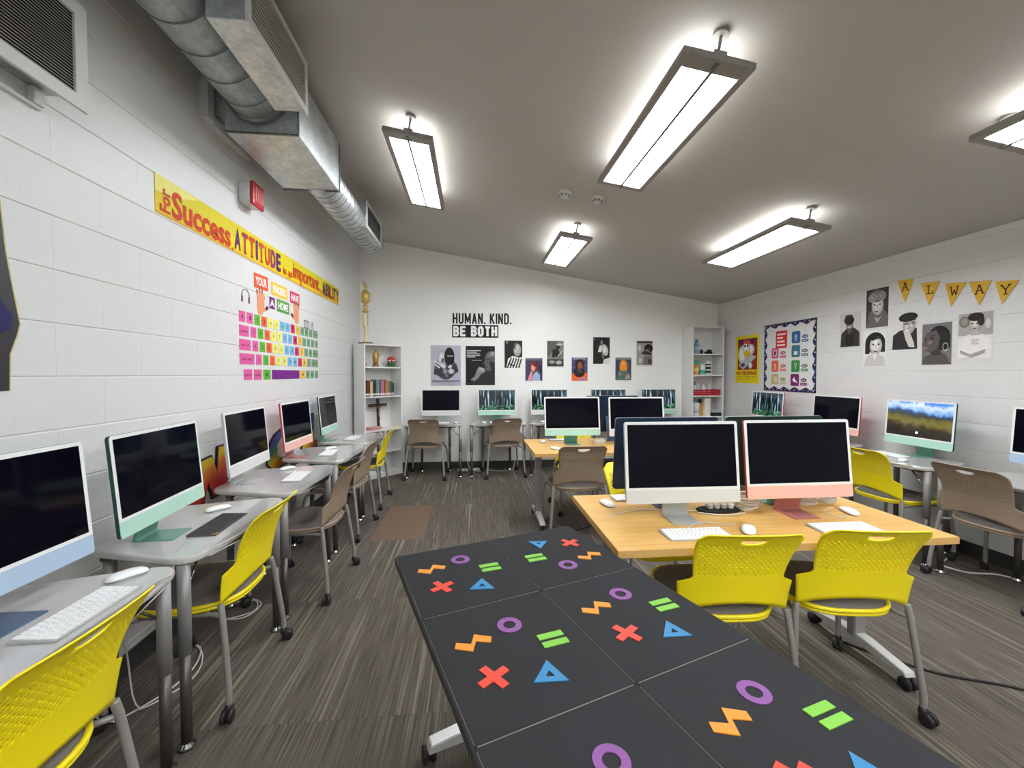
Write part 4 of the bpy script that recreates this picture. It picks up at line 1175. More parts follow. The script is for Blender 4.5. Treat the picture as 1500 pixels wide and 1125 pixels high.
part('bloom', MB().ball((0, 0, 0.10), 0.056, 0.05, 0.045, 16), mat('bloom_red', (190, 44, 56), 0.5), fp)
pt = MB()
for k in range(6):
    a = k * PI / 3 + 0.3; pt.ball((0.047 * math.cos(a), 0.042 * math.sin(a), 0.088), 0.017, 0.015, 0.013, 8)
part('white_petals', pt, flat((244, 240, 236)), fp)
lf = MB()
for s in (-1, 1): lf.add([(s * 0.04, -0.005, 0.068), (s * 0.075, -0.02, 0.085), (s * 0.085, 0.0, 0.08), (s * 0.07, 0.015, 0.074)], [(0, 1, 2, 3)])
lf.tube([(0.01, 0, 0.143), (0.02, 0, 0.165)], 0.004, 6)
part('leaves', lf, MATS['pot_green'], fp)

BK = [((60, 48, 40), .21), ((120, 60, 40), .215), ((92, 62, 36), .21), ((226, 206, 160), .20), ((214, 176, 128), .205), ((40, 38, 40), .205), ((52, 52, 58), .19), ((96, 126, 130), .22), ((120, 150, 150), .225), ((70, 92, 96), .22), ((168, 110, 132), .21), ((186, 120, 142), .215), ((124, 70, 84), .205), ((170, 130, 84), .225), ((180, 132, 78), .22), ((150, 108, 62), .21), ((44, 104, 104), .20), ((36, 92, 96), .195), ((72, 60, 62), .175)]
BN = ['dark brown book at the left end of the row', 'reddish brown book second in the row', 'brown book third in the row', 'cream book fourth in the row', 'tan book fifth in the row', 'black book sixth in the row', 'charcoal shorter book seventh in the row', 'grey teal book eighth in the row', 'pale teal tallest book ninth in the row', 'dark teal book tenth in the row', 'mauve book eleventh in the row', 'light pink book twelfth in the row', 'maroon book thirteenth in the row', 'gold-brown tall book fourteenth in the row', 'ochre book fifteenth in the row', 'brown-gold book sixteenth in the row', 'teal green book seventeenth in the row', 'deep teal book eighteenth in the row', 'short dark book at the right end of the row']
x = -0.262
for (c, h), lb in zip(BK, BN):
    tk = 0.019 + 0.007 * random.random(); d = 0.14 + 0.02 * random.random()
    t = thing('book', lb + ', left bookcase', 'book', bw(x + tk / 2, 0.03, 1.1155), BA, 'books on the left bookcase')
    m = MB(); m.box(-tk / 2, -tk / 2 + 0.002, 0, d, 0, h); m.box(tk / 2 - 0.002, tk / 2, 0, d, 0, h); m.box(-tk / 2 + 0.002, tk / 2 - 0.002, 0, 0.002, 0, h)
    part('cover', m, flat(c), t)
    part('pages', MB().box(-tk / 2 + 0.002, tk / 2 - 0.002, 0.002, d - 0.004, 0.003, h - 0.003), flat((226, 220, 204)), t)
    part('spine_label', MB().box(-tk / 2 + 0.003, tk / 2 - 0.003, -0.0006, 0.0, 0.015, 0.04), flat((236, 232, 224)), t)
    x += tk + 0.0015
cr = thing('crucifix', 'dark wooden crucifix with a bronze figure leaning in the left bookcase', 'crucifix', bw(0.02, 0.17, 0.6555), BA, rot=(R(-3), 0, BA))
M_CW = mat('dark_wood', (58, 42, 30), 0.5, var=0.2, scale=30)
part('upright', MB().box(-0.02, 0.02, -0.01, 0.01, 0, 0.42), M_CW, cr, 0.003)
part('cross_beam', MB().box(-0.14, 0.14, -0.0115, 0.0105, 0.305, 0.345), M_CW, cr, 0.003)
cf = MB(); cf.tube(spline([(0.0, -0.022, 0.30), (0.004, -0.026, 0.25), (-0.004, -0.024, 0.20), (0.003, -0.03, 0.14), (0.0, -0.02, 0.07)], 4), [0.010] * 6 + [0.012] * 5 + [0.008] * 6, 8)
cf.ball((0.004, -0.026, 0.322), 0.011, 0.011, 0.014)
for s in (-1, 1): cf.tube([(s * 0.008, -0.022, 0.295), (s * 0.05, -0.02, 0.312), (s * 0.105, -0.018, 0.328)], 0.005, 6)
part('figure', cf, mat('bronze', (156, 128, 84), 0.4, metal=0.5), cr)
for k, (c, lb) in enumerate([((206, 150, 148), 'pink'), ((226, 196, 190), 'pale pink'), ((200, 96, 96), 'red'), ((222, 178, 172), 'light pink')]):
    o = link('folder', MB().box(-0.105, 0.105, -0.08, 0.08, 0, 0.009).mesh('folder', flat(c)), None, bw(-0.145 + 0.012 * k, 0.105, 0.6555 + 0.0095 * k), (0, 0, BA + 0.12 * k - 0.1))
    tag(o, '%s paper folder, %s in the pile in the left bookcase' % (lb, ['lowest', 'second from the bottom', 'second from the top', 'topmost'][k]), 'folder', 'folders in the left bookcase')

def item(name, label, cat, x, y, z, parts, rz=0, group=None):
    t = thing(name, label, cat, (BRX + x, BRY + y, z), rz, group)
    for (nm, mb, m) in parts: part(nm, mb, m, t)
    return t
def cyl(r, h, z0=0.0, n=16): return MB().lathe([(r * 0.96, z0), (r, z0 + 0.004), (r, z0 + h - 0.004), (r * 0.96, z0 + h)], n=n)
S1, S2, S3, S4 = 1.7225, 1.4055, 1.0905, 0.7775
item('canister', 'tan cardboard tube on the top shelf of the right bookcase', 'canister', -0.195, 0.12, S1, [('tube', cyl(0.032, 0.21), flat((216, 182, 140))), ('lid', cyl(0.033, 0.012, 0.2105), flat((190, 150, 110)))])
item('spray_bottle', 'light blue bottle on the top shelf of the right bookcase', 'bottle', -0.125, 0.11, S1, [('bottle', MB().lathe([(0.034, 0), (0.036, 0.01), (0.036, 0.14), (0.026, 0.165), (0.024, 0.17)], n=16), flat((126, 172, 204))), ('cap', cyl(0.022, 0.05, 0.1705), flat((92, 140, 178))), ('label_band', MB().lathe([(0.0366, 0.04), (0.0366, 0.11)], n=16), flat((170, 200, 220)))])
item('small_jar', 'small black jar on the top shelf of the right bookcase', 'jar', -0.06, 0.09, S1, [('jar', cyl(0.022, 0.05), flat((30, 30, 34))), ('lid', cyl(0.019, 0.014, 0.0505), flat((20, 20, 22)))])
item('hand_bell', 'dark clamp lying on the top shelf of the right bookcase', 'clamp', 0.06, 0.10, S1, [('clamp_body', MB().box(-0.05, 0.045, -0.03, 0.03, 0, 0.035), flat((34, 34, 36))), ('clamp_jaw', MB().box(-0.01, 0.035, -0.025, 0.025, 0.0355, 0.065), flat((24, 24, 26)))]).name = 'clamp'
item('jar', 'jar of yellow wipes at the left of the second shelf, right bookcase', 'jar', -0.205, 0.10, S2, [('jar', cyl(0.024, 0.14), flat((196, 160, 110))), ('lid', cyl(0.022, 0.018, 0.1405), flat((150, 60, 80)))])
item('jar', 'orange-yellow tub on the second shelf of the right bookcase', 'jar', -0.143, 0.09, S2, [('jar', cyl(0.036, 0.14), flat((226, 170, 60))), ('label_band', MB().lathe([(0.0366, 0.05), (0.0366, 0.10)], n=16), flat((240, 214, 130))), ('lid', cyl(0.034, 0.014, 0.1405), flat((232, 120, 100)))])
item('jar', 'white and teal tub on the second shelf of the right bookcase', 'jar', -0.042, 0.09, S2, [('jar', cyl(0.043, 0.14), flat((220, 230, 232))), ('label_band', MB().lathe([(0.0436, 0.015), (0.0436, 0.075)], n=16), flat((84, 176, 168))), ('lid', cyl(0.041, 0.014, 0.1405), flat((240, 240, 240)))])
item('canister', 'white canister with black spots on the second shelf of the right bookcase', 'canister', 0.055, 0.10, S2, [('tube', cyl(0.038, 0.20), flat((226, 228, 220))), ('spots', MB().lathe([(0.0386, 0.03), (0.0386, 0.06)], n=16).lathe([(0.0386, 0.085), (0.0386, 0.12)], n=16).lathe([(0.0386, 0.145), (0.0386, 0.165)], n=16), flat((40, 58, 48))), ('lid', cyl(0.039, 0.012, 0.2005), flat((220, 200, 196)))])
item('lidded_tub', 'green lidded tub stacked on the jars of the second shelf', 'tub', -0.165, 0.10, S2 + 0.1585, [('tub', MB().box(-0.06, 0.07, -0.05, 0.05, 0, 0.035), flat((96, 168, 140))), ('lid', MB().box(-0.064, 0.074, -0.054, 0.054, 0.0352, 0.052), flat((70, 150, 122)))])
bs = thing('basket', 'red plastic basket of bottles on the third shelf of the right bookcase', 'basket', (BRX, BRY + 0.125, S3))
M_RED = mat('basket_red', (186, 34, 52), 0.4)
part('basket_floor', MB().box(-0.20, 0.20, -0.085, 0.085, 0, 0.004), M_RED, bs)
wm = MB()
for z in (0.008, 0.036, 0.064):
    wm.box(-0.21, 0.21, -0.095, -0.09, z, z + 0.02); wm.box(-0.21, 0.21, 0.09, 0.095, z, z + 0.02); wm.box(-0.21, -0.205, -0.095, 0.095, z, z + 0.02); wm.box(0.205, 0.21, -0.095, 0.095, z, z + 0.02)
part('band', wm, M_RED, bs)
wv = MB()
for k in range(22): wv.box(-0.205 + k * 0.0193, -0.197 + k * 0.0193, -0.094, -0.091, 0.004, 0.082); wv.box(-0.205 + k * 0.0193, -0.197 + k * 0.0193, 0.091, 0.094, 0.004, 0.082)
part('rib', wv, M_RED, bs)
part('rim', MB().tube([(-0.213, -0.098, 0.086), (0.213, -0.098, 0.086), (0.213, 0.098, 0.086), (-0.213, 0.098, 0.086)], 0.006, 8, closed=True), M_RED, bs)
for x, h, c, cc, lb in [(-0.14, 0.155, (232, 236, 238), (60, 46, 70), 'clear bottle with dark pump, left in the red basket'), (-0.085, 0.13, (220, 226, 230), (236, 236, 236), 'clear short bottle second in the red basket'), (0.0, 0.125, (236, 238, 240), (244, 244, 244), 'white wide bottle in the middle of the red basket'), (0.09, 0.12, (214, 218, 222), (240, 240, 240), 'clear bottle at the right of the red basket')]:
    r = 0.024 if h != 0.125 else 0.034
    item('bottle', lb, 'bottle', x, 0.125, S3 + 0.0045, [('bottle', MB().lathe([(r * 0.95, 0), (r, 0.01), (r, h * 0.65), (r * 0.5, h * 0.85), (r * 0.4, h)], n=14), flat(c)), ('pump', MB().lathe([(r * 0.42, h + 0.0005), (r * 0.42, h + 0.02), (0.004, h + 0.024), (0.004, h + 0.045), (0.0, h + 0.046)], n=10).box(-0.004, 0.022, -0.005, 0.005, h + 0.042, h + 0.05), flat(cc))], group='bottles in the red basket')
item('small_bottle', 'grey bottle at the left of the fourth shelf, right bookcase', 'bottle', -0.208, 0.09, S4, [('bottle', cyl(0.021, 0.14), flat((120, 126, 140))), ('cap', cyl(0.016, 0.03, 0.1405), flat((40, 40, 44)))])
item('canister', 'white canister on the fourth shelf of the right bookcase', 'canister', -0.137, 0.09, S4, [('tube', cyl(0.046, 0.19), flat((226, 228, 234))), ('label_band', MB().lathe([(0.0466, 0.05), (0.0466, 0.13)], n=16), flat((200, 206, 220))), ('lid', cyl(0.045, 0.015, 0.1905), flat((212, 214, 220)))])
item('canister', 'amber canister with black cap on the fourth shelf, right bookcase', 'canister', -0.06, 0.12, S4, [('tube', cyl(0.03, 0.19), flat((222, 164, 70))), ('cap', cyl(0.026, 0.06, 0.1905), flat((34, 32, 36)))])
item('box', 'upright white box on the fourth shelf of the right bookcase', 'box', 0.025, 0.10, S4, [('carton', MB().box(-0.045, 0.045, -0.05, 0.05, 0, 0.27), flat((232, 228, 218))), ('flap', MB().box(-0.046, 0.046, -0.051, 0.051, 0.2702, 0.274), flat((224, 218, 206)))])
item('tray', 'black tray with papers on the fourth shelf of the right bookcase', 'tray', 0.152, 0.10, S4, [('tray', MB().box(-0.075, 0.075, -0.08, 0.08, 0, 0.055), flat((38, 38, 42))), ('papers', MB().box(-0.06, 0.05, -0.07, 0.06, 0.0555, 0.065).add([(-0.05, -0.06, 0.066), (0.03, -0.06, 0.095), (0.03, 0.05, 0.095), (-0.05, 0.05, 0.066)], [(0, 1, 2, 3)]), flat((220, 220, 222)))])

# ------------------------------------------------------------------ left wall: banner, typing chart, torn poster
bn, s = poster('banner', 'long yellow banner about success and attitude on the left wall', 'banner', 'left', 2.33, 5.29, 2.258, 2.462, (238, 206, 40))
s.rect(0, 0.5, 1, 1, (222, 206, 44)); s.rect(0, 0.0, 1, 0.06, (228, 168, 36))
rb = random.Random(11)
s.poly([(0, 0.55), (0.05, 0.62), (0.12, 0.98), (0.0, 1.0)], (240, 232, 130))
for k in range(150):
    x = rb.uniform(0.15, 0.99); y = rb.uniform(0.78, 0.99); d = rb.uniform(0.0006, 0.0014)
    s.z = 0.0026
    s.rect(x, y, x + d, y + d * 14, [(60, 110, 90), (60, 90, 150), (120, 140, 40), (200, 90, 40)][k % 4])
s.z = 0.003
RED, ORG, PUR = (206, 66, 30), (226, 118, 40), (92, 44, 104)
s.text('For', 0.010, 0.10, 0.036, 0.72, RED, 0.03, rot=True)
s.text('S', 0.040, 0.06, 0.068, 0.80, RED, 0.03); s.text('uccess', 0.070, 0.06, 0.226, 0.58, RED, 0.03); s.text(',', 0.231, 0.0, 0.237, 0.12, RED, 0.02)
x = 0.242
for i, ch in enumerate('ATTITUDE'):
    wd_ = 0.0255 if ch != 'I' else 0.009
    s.text(ch, x, 0.13, x + wd_, 0.84, [PUR, (170, 60, 70), RED, PUR, (200, 84, 50), RED, (150, 50, 120), PUR][i], 0.04)
    s.rect(x + wd_ * 0.22, 0.12, x + wd_ * 0.78, 0.16, PUR) if ch in 'TI' else None
    x += wd_ + 0.0062
s.text('is as', 0.490, 0.14, 0.550, 0.45, RED, 0.02)
s.text('important', 0.557, 0.0, 0.772, 0.86, (214, 84, 34), 0.02)
s.text('as', 0.777, 0.16, 0.799, 0.34, ORG, 0.02); x = 0.808
for i, ch in enumerate('ABILITY'):
    wd_ = 0.028 if ch != 'I' else 0.007
    s.text(ch, x, 0.13, x + wd_, 0.84, [PUR, (120, 80, 60), (90, 60, 110), RED][i % 4], 0.04); x += wd_ + 0.0045
s.part('printed_words', bn)

PINK, GRN, ORA, YLW, BLU, MAG, AMB, SAGE, PRP = (224, 96, 160), (96, 176, 52), (232, 98, 44), (238, 230, 112), (116, 184, 226), (206, 40, 96), (240, 190, 56), (124, 164, 128), (122, 40, 136)
KR = [[('~', 1, PINK), ('1', 1, PINK), ('2', 1, GRN), ('3', 1, ORA), ('4', 1, YLW), ('5', 1, YLW), ('6', 1, BLU), ('7', 1, BLU), ('8', 1, MAG), ('9', 1, AMB), ('0', 1, SAGE), ('-', 1, SAGE), ('=', 1, SAGE), ('delete', 1.55, SAGE)],
      [('tab', 1.6, PINK), ('Q', 1, PINK), ('W', 1, GRN), ('E', 1, ORA), ('R', 1, YLW), ('T', 1, YLW), ('Y', 1, BLU), ('U', 1, BLU), ('I', 1, MAG), ('O', 1, AMB), ('P', 1, SAGE), ('[', 1, SAGE), (']', 1, SAGE), ('\\', 1, SAGE)],
      [('caps lock', 1.85, PINK), ('A', 1, PINK), ('S', 1, GRN), ('D', 1, ORA), ('F', 1, YLW), ('G', 1, YLW), ('H', 1, BLU), ('J', 1, BLU), ('K', 1, MAG), ('L', 1, AMB), (';', 1, SAGE), ("'", 1, SAGE), ('enter', 1.7, SAGE)],
      [('shift', 2.4, PINK), ('Z', 1, PINK), ('X', 1, GRN), ('C', 1, ORA), ('V', 1, YLW), ('B', 1, YLW), ('N', 1, BLU), ('M', 1, BLU), (',', 1, MAG), ('.', 1, AMB), ('/', 1, SAGE), ('shift', 2.1, SAGE)],
      [('ctrl', 1.3, PINK), ('alt', 1.3, PINK), ('M', 1.3, GRN), ('', 6.2, PRP), ('M', 1.2, AMB), ('F', 1, SAGE), ('fn', 1, SAGE), ('C', 1, SAGE)]]
ka = thing('typing_chart', 'colourful keyboard typing chart of separate paper keys on the left wall', 'wall chart', (XL, 3.08, 1.37))
KY0, KY1, KZ0, KZ1 = 3.09, 4.575, 1.375, 1.868
for r, row in enumerate(KR):
    tot = sum(k[1] for k in row) + 0.32 * (len(row) - 1); y = KY0 + (0.05 if r == 4 else 0.0); span = KY1 - y
    zt_ = KZ1 - (KZ1 - KZ0) * r / 4.92 - (0.015 if r == 4 else 0); hk = 0.078
    for (ch, wd_, c) in row:
        w_ = wd_ / tot * span
        k = link('key', shared(('wk', round(w_, 3), c), lambda: MB().box(-w_ / 2, w_ / 2, -hk / 2, hk / 2, 0, 0.0012).mesh('key', flat(c))), ka, (0.001, y + w_ / 2 - 3.08, zt_ - hk / 2 - 1.37), ROTW['left'])
        if ch:
            sh = Sheet(w_, hk); sh.z = 0.0016
            if len(ch) > 1: sh.text(ch, 0.12, 0.35, 0.85, 0.6, tuple(int(v * 0.4) for v in c), 0.01)
            else: sh.text(ch, 0.36, 0.3, 0.64, 0.7, tuple(int(v * 0.45) for v in c), 0.01)
            sh.part('letter', k)
        y += w_ + 0.32 / tot * span
def word_sign(word, y0, y1, z0, z1, c, label, tilt=0):
    o, s = poster('word_sign', label, 'sign', 'left', y0, y1, z0, z1, c, 'word signs above the typing chart', tilt)
    s.text(word, 0.1, 0.2, 0.9, 0.8, (252, 250, 246), 0.03); s.part('printed_word', o)
word_sign('YOUR', 3.30, 3.515, 2.075, 2.185, (226, 92, 56), 'orange sign reading YOUR above the typing chart', 2)
word_sign('FINGERS', 3.57, 3.86, 2.068, 2.175, (238, 192, 64), 'yellow sign reading FINGERS above the typing chart')
word_sign('HAVE', 3.92, 4.12, 2.062, 2.168, (214, 48, 96), 'magenta sign reading HAVE above the typing chart')
word_sign('A', 3.535, 3.625, 1.95, 2.045, (110, 44, 120), 'purple sign reading A above the typing chart')
word_sign('HOME', 3.665, 3.895, 1.945, 2.05, (96, 158, 72), 'green sign reading HOME above the typing chart')
def hand_sticker(yc, zc, flip, label):
    t = thing('hand_sticker', label, 'sticker', (XL + 0.001, yc, zc), 0, 'hand stickers above the typing chart', rot=ROTW['left'])
    f = -1 if flip else 1
    SK = flat((234, 152, 112))
    pm = [(-0.045 * f, -0.10), (0.02 * f, -0.10), (0.052 * f, -0.02), (0.05 * f, 0.02), (-0.052 * f, 0.02), (-0.058 * f, -0.03)]
    if flip: pm = pm[::-1]
    part('palm', MB().prism(round_poly(pm, 0.014, 4), 0, 0.0012), SK, t)
    for k, (x, a, L, c) in enumerate([(-0.045, 12, 0.075, (204, 70, 60)), (-0.015, 4, 0.095, (90, 150, 80)), (0.015, -4, 0.09, (214, 90, 60)), (0.043, -14, 0.07, (240, 220, 90))]):
        m = MB().prism(rrect(0.022, L, 0.0105, 4, 0, L / 2), 0, 0.0012); q = part('finger', m, SK, t, loc=(x * f, 0.015, 0), rot=(0, 0, R(a * f)))
        part('fingertip', MB().prism(rrect(0.019, L * 0.42, 0.009, 4, 0, L * 0.78), 0.0013, 0.002), flat(c), q)
    th_ = part('thumb', MB().prism(rrect(0.028, 0.085, 0.0135, 4, 0, 0.03), 0, 0.0012), SK, t, loc=(0.045 * f, -0.055, 0), rot=(0, 0, R(-65 * f)))
    part('fingertip', MB().prism(rrect(0.03, 0.05, 0.0145, 4, 0, 0.05), 0.0013, 0.002), flat((90, 44, 80)), th_)
hand_sticker(3.40, 1.975, False, 'left hand sticker with coloured fingertips under the sign YOUR')
hand_sticker(4.045, 1.985, True, 'right hand sticker with coloured fingertips under the sign HAVE')
hp = thing('headphones_sticker', 'small grey headphones sticker left of the hand stickers', 'sticker', (XL + 0.001, 3.18, 1.975), 0, None, rot=ROTW['left'])
part('headband', MB().tube([(0.05 * math.cos(a), 0.005 + 0.05 * math.sin(a), 0.001) for a in (PI * k / 14 for k in range(15))], 0.004, 6), flat((176, 150, 156)), hp)
for q in (-1, 1): part('ear_cup', MB().prism(rrect(0.022, 0.046, 0.008, 4, q * 0.047, -0.018), 0, 0.002), flat((120, 96, 104)), hp)
o, s = poster('icon_sticker', 'small grey calculator icon right of the hand stickers', 'sticker', 'left', 4.22, 4.35, 1.865, 1.945, (120, 124, 132))
for k in range(3): s.rect(0.1 + k * 0.28, 0.15, 0.3 + k * 0.28, 0.85, (206, 208, 212))
s.part('printed_icon', o)
ms = thing('mouse_sticker', 'small grey computer mouse sticker at the right above the typing chart', 'sticker', (XL + 0.001, 4.43, 1.905), 0, None, rot=ROTW['left'])
part('mouse_shape', MB().prism([(0.03 * math.cos(a), 0.048 * math.sin(a)) for a in (2 * PI * k / 20 for k in range(20))], 0, 0.0012), flat((176, 180, 180)), ms)
part('wheel', MB().prism(rrect(0.008, 0.024, 0.003, 3, 0, 0.02), 0.0013, 0.002), flat((90, 94, 96)), ms)

tp = thing('torn_poster', 'dark torn-edged poster at the left edge of the photo on the left wall', 'poster', (XL + 0.002, 1.265, 1.69), 0, None, rot=ROTW['left'])
ed = [(-0.38, -0.34), (0.36, -0.33), (0.365, -0.20), (0.39, -0.13), (0.40, -0.09), (0.375, 0.06), (0.36, 0.16), (0.352, 0.26), (0.345, 0.34), (-0.35, 0.35)]
part('sheet', MB().prism([(p[0] + (0.005 if p[0] > 0 else 0), p[1]) for p in ed], 0, 0.001), flat((206, 190, 120)), tp)
part('printed_picture', MB().prism(ed, 0.0011, 0.0016), mat('smoky_print', (48, 46, 52), 0.4, var=0.85, scale=5), tp)
part('blue_shape', MB().prism([(0.30, -0.15), (0.37, -0.11), (0.375, -0.06), (0.33, -0.0)], 0.0017, 0.002), flat((44, 42, 96)), tp)

# ------------------------------------------------------------------ back wall lettering and posters
hk_ = thing('wall_lettering', 'black wall lettering reading HUMAN. KIND. BE BOTH on the back wall', 'lettering', (-0.30, YB - 0.001, 1.96), 0, None, rot=ROTW['back'])
INK = flat((30, 29, 28)); WHT = flat((244, 243, 240))
def arc(cx, cy, rx, ry, a0, a1, n=7): return [(cx + rx * math.cos(R(a0 + (a1 - a0) * k / n)), cy + ry * math.sin(R(a0 + (a1 - a0) * k / n))) for k in range(n + 1)]
STROKES = {'H': [[(0, 0), (0, 1)], [(1, 0), (1, 1)], [(0, .5), (1, .5)]], 'U': [[(0, 1), (0, .22)] + arc(.5, .22, .5, .22, 180, 360) + [(1, .22), (1, 1)]],
    'M': [[(0, 0), (0, 1), (.5, .15), (1, 1), (1, 0)]], 'A': [[(0, 0), (.5, 1), (1, 0)], [(.2, .3), (.8, .3)]], 'N': [[(0, 0), (0, 1), (1, 0), (1, 1)]],
    'K': [[(0, 0), (0, 1)], [(.95, 1), (.08, .42)], [(.3, .58), (1, 0)]], 'I': [[(.5, 0), (.5, 1)]], 'D': [[(0, 0), (0, 1), (.5, 1)] + arc(.5, .75, .5, .25, 90, 0) + arc(.5, .25, .5, .25, 0, -90) + [(0, 0)]],
    'B': [[(0, 0), (0, 1), (.55, 1)] + arc(.55, .76, .38, .24, 90, -90) + [(0, .52)], [(.5, .52)] + arc(.55, .26, .45, .26, 90, -90) + [(0, 0)]], 'E': [[(1, 1), (0, 1), (0, 0), (1, 0)], [(0, .5), (.85, .5)]],
    'O': [arc(.5, .76, .5, .24, 0, 180) + arc(.5, .24, .5, .24, 180, 360) + [(1, .76)]], 'T': [[(0, 1), (1, 1)], [(.5, 1), (.5, 0)]], '.': [[(.5, 0), (.5, .06)]]}
def letters(txt, x0, x1, z0, z1, m, zoff, bw_):
    ws = [0.40 if ch == ' ' else 0.16 if ch in '.I' else 1.3 if ch == 'M' else 1.0 for ch in txt]
    gap = 0.42
    u = (x1 - x0) / (sum(ws) + gap * (len(txt) - 1)); x = x0
    for ch, wq in zip(txt, ws):
        if ch != ' ':
            mb = MB(); h = bw_ / 2; W_ = max(1e-4, wq * u - bw_ * 0.55); H_ = z1 - z0 - bw_
            zq = zoff
            for ln in STROKES[ch]:
                P = [Vector((h * 0.55 + p[0] * W_, h + p[1] * H_)) for p in ln]
                for a, b_ in zip(P[:-1], P[1:]):
                    d = b_ - a
                    if d.length < 1e-5: continue
                    d.normalize(); nn = Vector((-d.y, d.x)) * h; e = d * h * 0.6
                    zq += 0.00012; mb.add([(q.x, q.y, zq) for q in (a - e - nn, b_ + e - nn, b_ + e + nn, a - e + nn)], [(0, 1, 2, 3)])
            part('letter', mb, m, hk_, loc=(x, z0, 0))
        x += (wq + gap) * u
letters('HUMAN. KIND.', 0.015, 0.880, 0.202, 0.368, INK, 0.0008, 0.024)
part('black_panel', MB().box(0.0, 0.69, 0.0, 0.19, 0, 0.0012), INK, hk_)
letters('BE BOTH', 0.025, 0.665, 0.018, 0.172, WHT, 0.0018, 0.034)
GP = 'portrait posters on the back wall'
def bp(label, x0, x1, z0, z1, paper): return poster('portrait_poster', label, 'poster', 'back', x0, x1, z0, z1, paper, GP)
o, s = bp('lilac-grey poster with a drawn bearded bust on the back wall', -0.615, -0.172, 1.24, 1.842, (188, 186, 200))
s.ell(0.5, 0.45, 0.34, 0.30, (110, 106, 112)); s.poly([(0.12, 0.42), (0.2, 0.62), (0.42, 0.5), (0.62, 0.5), (0.85, 0.55), (0.93, 0.36), (0.55, 0.17), (0.1, 0.29)], (70, 66, 70))
s.ell(0.38, 0.68, 0.16, 0.2, (206, 204, 212)); s.ell(0.62, 0.72, 0.17, 0.23, (42, 40, 44)); s.ell(0.40, 0.62, 0.06, 0.07, (120, 116, 120)); s.rect(0.55, 0.725, 0.76, 0.75, (190, 188, 194))
s.poly([(0.28, 0.52), (0.42, 0.42), (0.52, 0.47), (0.40, 0.57)], (220, 218, 224)); s.poly([(0.56, 0.46), (0.66, 0.42), (0.72, 0.5), (0.64, 0.53)], (214, 212, 220))
s.ell(0.48, 0.36, 0.08, 0.08, (150, 146, 150)); s.ell(0.68, 0.36, 0.11, 0.07, (200, 196, 204)); s.ell(0.2, 0.47, 0.08, 0.1, (90, 86, 90)); s.ell(0.53, 0.25, 0.05, 0.05, (120, 116, 118))
for yy in (0.52, 0.60): s.poly([(0.12, yy), (0.30, yy - 0.09), (0.32, yy - 0.06), (0.14, yy + 0.03)], (224, 222, 228))
s.rect(0.03, 0.115, 0.97, 0.135, (120, 116, 132)); s.rect(0.05, 0.09, 0.8, 0.10, (140, 136, 150)); s.rect(0.2, 0.035, 0.8, 0.047, (130, 126, 140)); s.part('printed_picture', o)
o, s = bp('black poster of a pensive man in profile with white text', -0.10, 0.338, 1.25, 1.835, (34, 33, 34))
s.poly([(0.0, 0.0), (1, 0), (1, 0.36), (0.7, 0.4), (0.5, 0.3), (0.2, 0.12)], (52, 50, 50)); s.ell(0.86, 0.70, 0.19, 0.17, (120, 116, 114)); s.poly([(0.66, 0.72), (0.64, 0.6), (0.60, 0.55), (0.66, 0.53), (0.65, 0.44), (0.72, 0.36), (0.86, 0.37), (1.0, 0.46), (1.0, 0.72)], (98, 94, 92))
s.ell(0.92, 0.80, 0.12, 0.07, (150, 146, 142)); s.poly([(0.80, 0.62), (1.0, 0.58), (1.0, 0.36), (0.88, 0.36)], (50, 48, 48)); s.rect(0.68, 0.655, 0.82, 0.67, (40, 38, 38)); s.rect(0.66, 0.455, 0.76, 0.468, (52, 48, 48))
s.poly([(0.16, 0.14), (0.3, 0.22), (0.4, 0.42), (0.52, 0.46), (0.65, 0.42), (0.64, 0.33), (0.52, 0.28), (0.42, 0.17), (0.3, 0.1)], (142, 138, 134))
for k in range(4): s.ell(0.47 + 0.05 * k, 0.42 - 0.012 * k, 0.024, 0.055, (176, 172, 168), 12)
s.lines(0.04, 0.70, 0.52, 0.90, 5, (206, 204, 202)); s.rect(0.2, 0.63, 0.54, 0.645, (190, 188, 186)); s.rect(0.06, 0.05, 0.9, 0.06, (76, 74, 74)); s.part('printed_picture', o)
o, s = bp('black and white poster of a man in a striped shirt', 0.483, 0.752, 1.508, 1.92, (40, 39, 38))
s.ell(0.72, 0.66, 0.22, 0.24, (186, 182, 176)); s.poly([(0.5, 0.7), (0.55, 0.9), (0.66, 0.93), (0.62, 0.7)], (90, 86, 82)); s.poly([(0.1, 0.0), (0.2, 0.34), (0.45, 0.44), (0.8, 0.38), (1.0, 0.4), (1.0, 0.0)], (236, 234, 230))
for k in range(6): s.poly([(0.12 + 0.16 * k, 0.0), (0.2 + 0.16 * k, 0.0), (0.42 + 0.14 * k, 0.36 - 0.01 * k), (0.36 + 0.14 * k, 0.40 - 0.012 * k)] if k < 5 else [(0.2, 0.2), (0.5, 0.1), (0.5, 0.06), (0.2, 0.14)], (38, 36, 34))
s.ell(0.66, 0.68, 0.03, 0.015, (40, 36, 34)); s.ell(0.82, 0.68, 0.03, 0.015, (40, 36, 34)); s.rect(0.68, 0.53, 0.82, 0.545, (90, 70, 64)); s.poly([(0.74, 0.68), (0.79, 0.59), (0.72, 0.59)], (150, 146, 140)); s.ell(0.14, 0.93, 0.05, 0.04, (160, 158, 150)); s.part('printed_picture', o)
o, s = bp('colour poster of a person with a pink hand and pale blue shirt', 0.794, 1.067, 1.28, 1.664, (236, 234, 230))
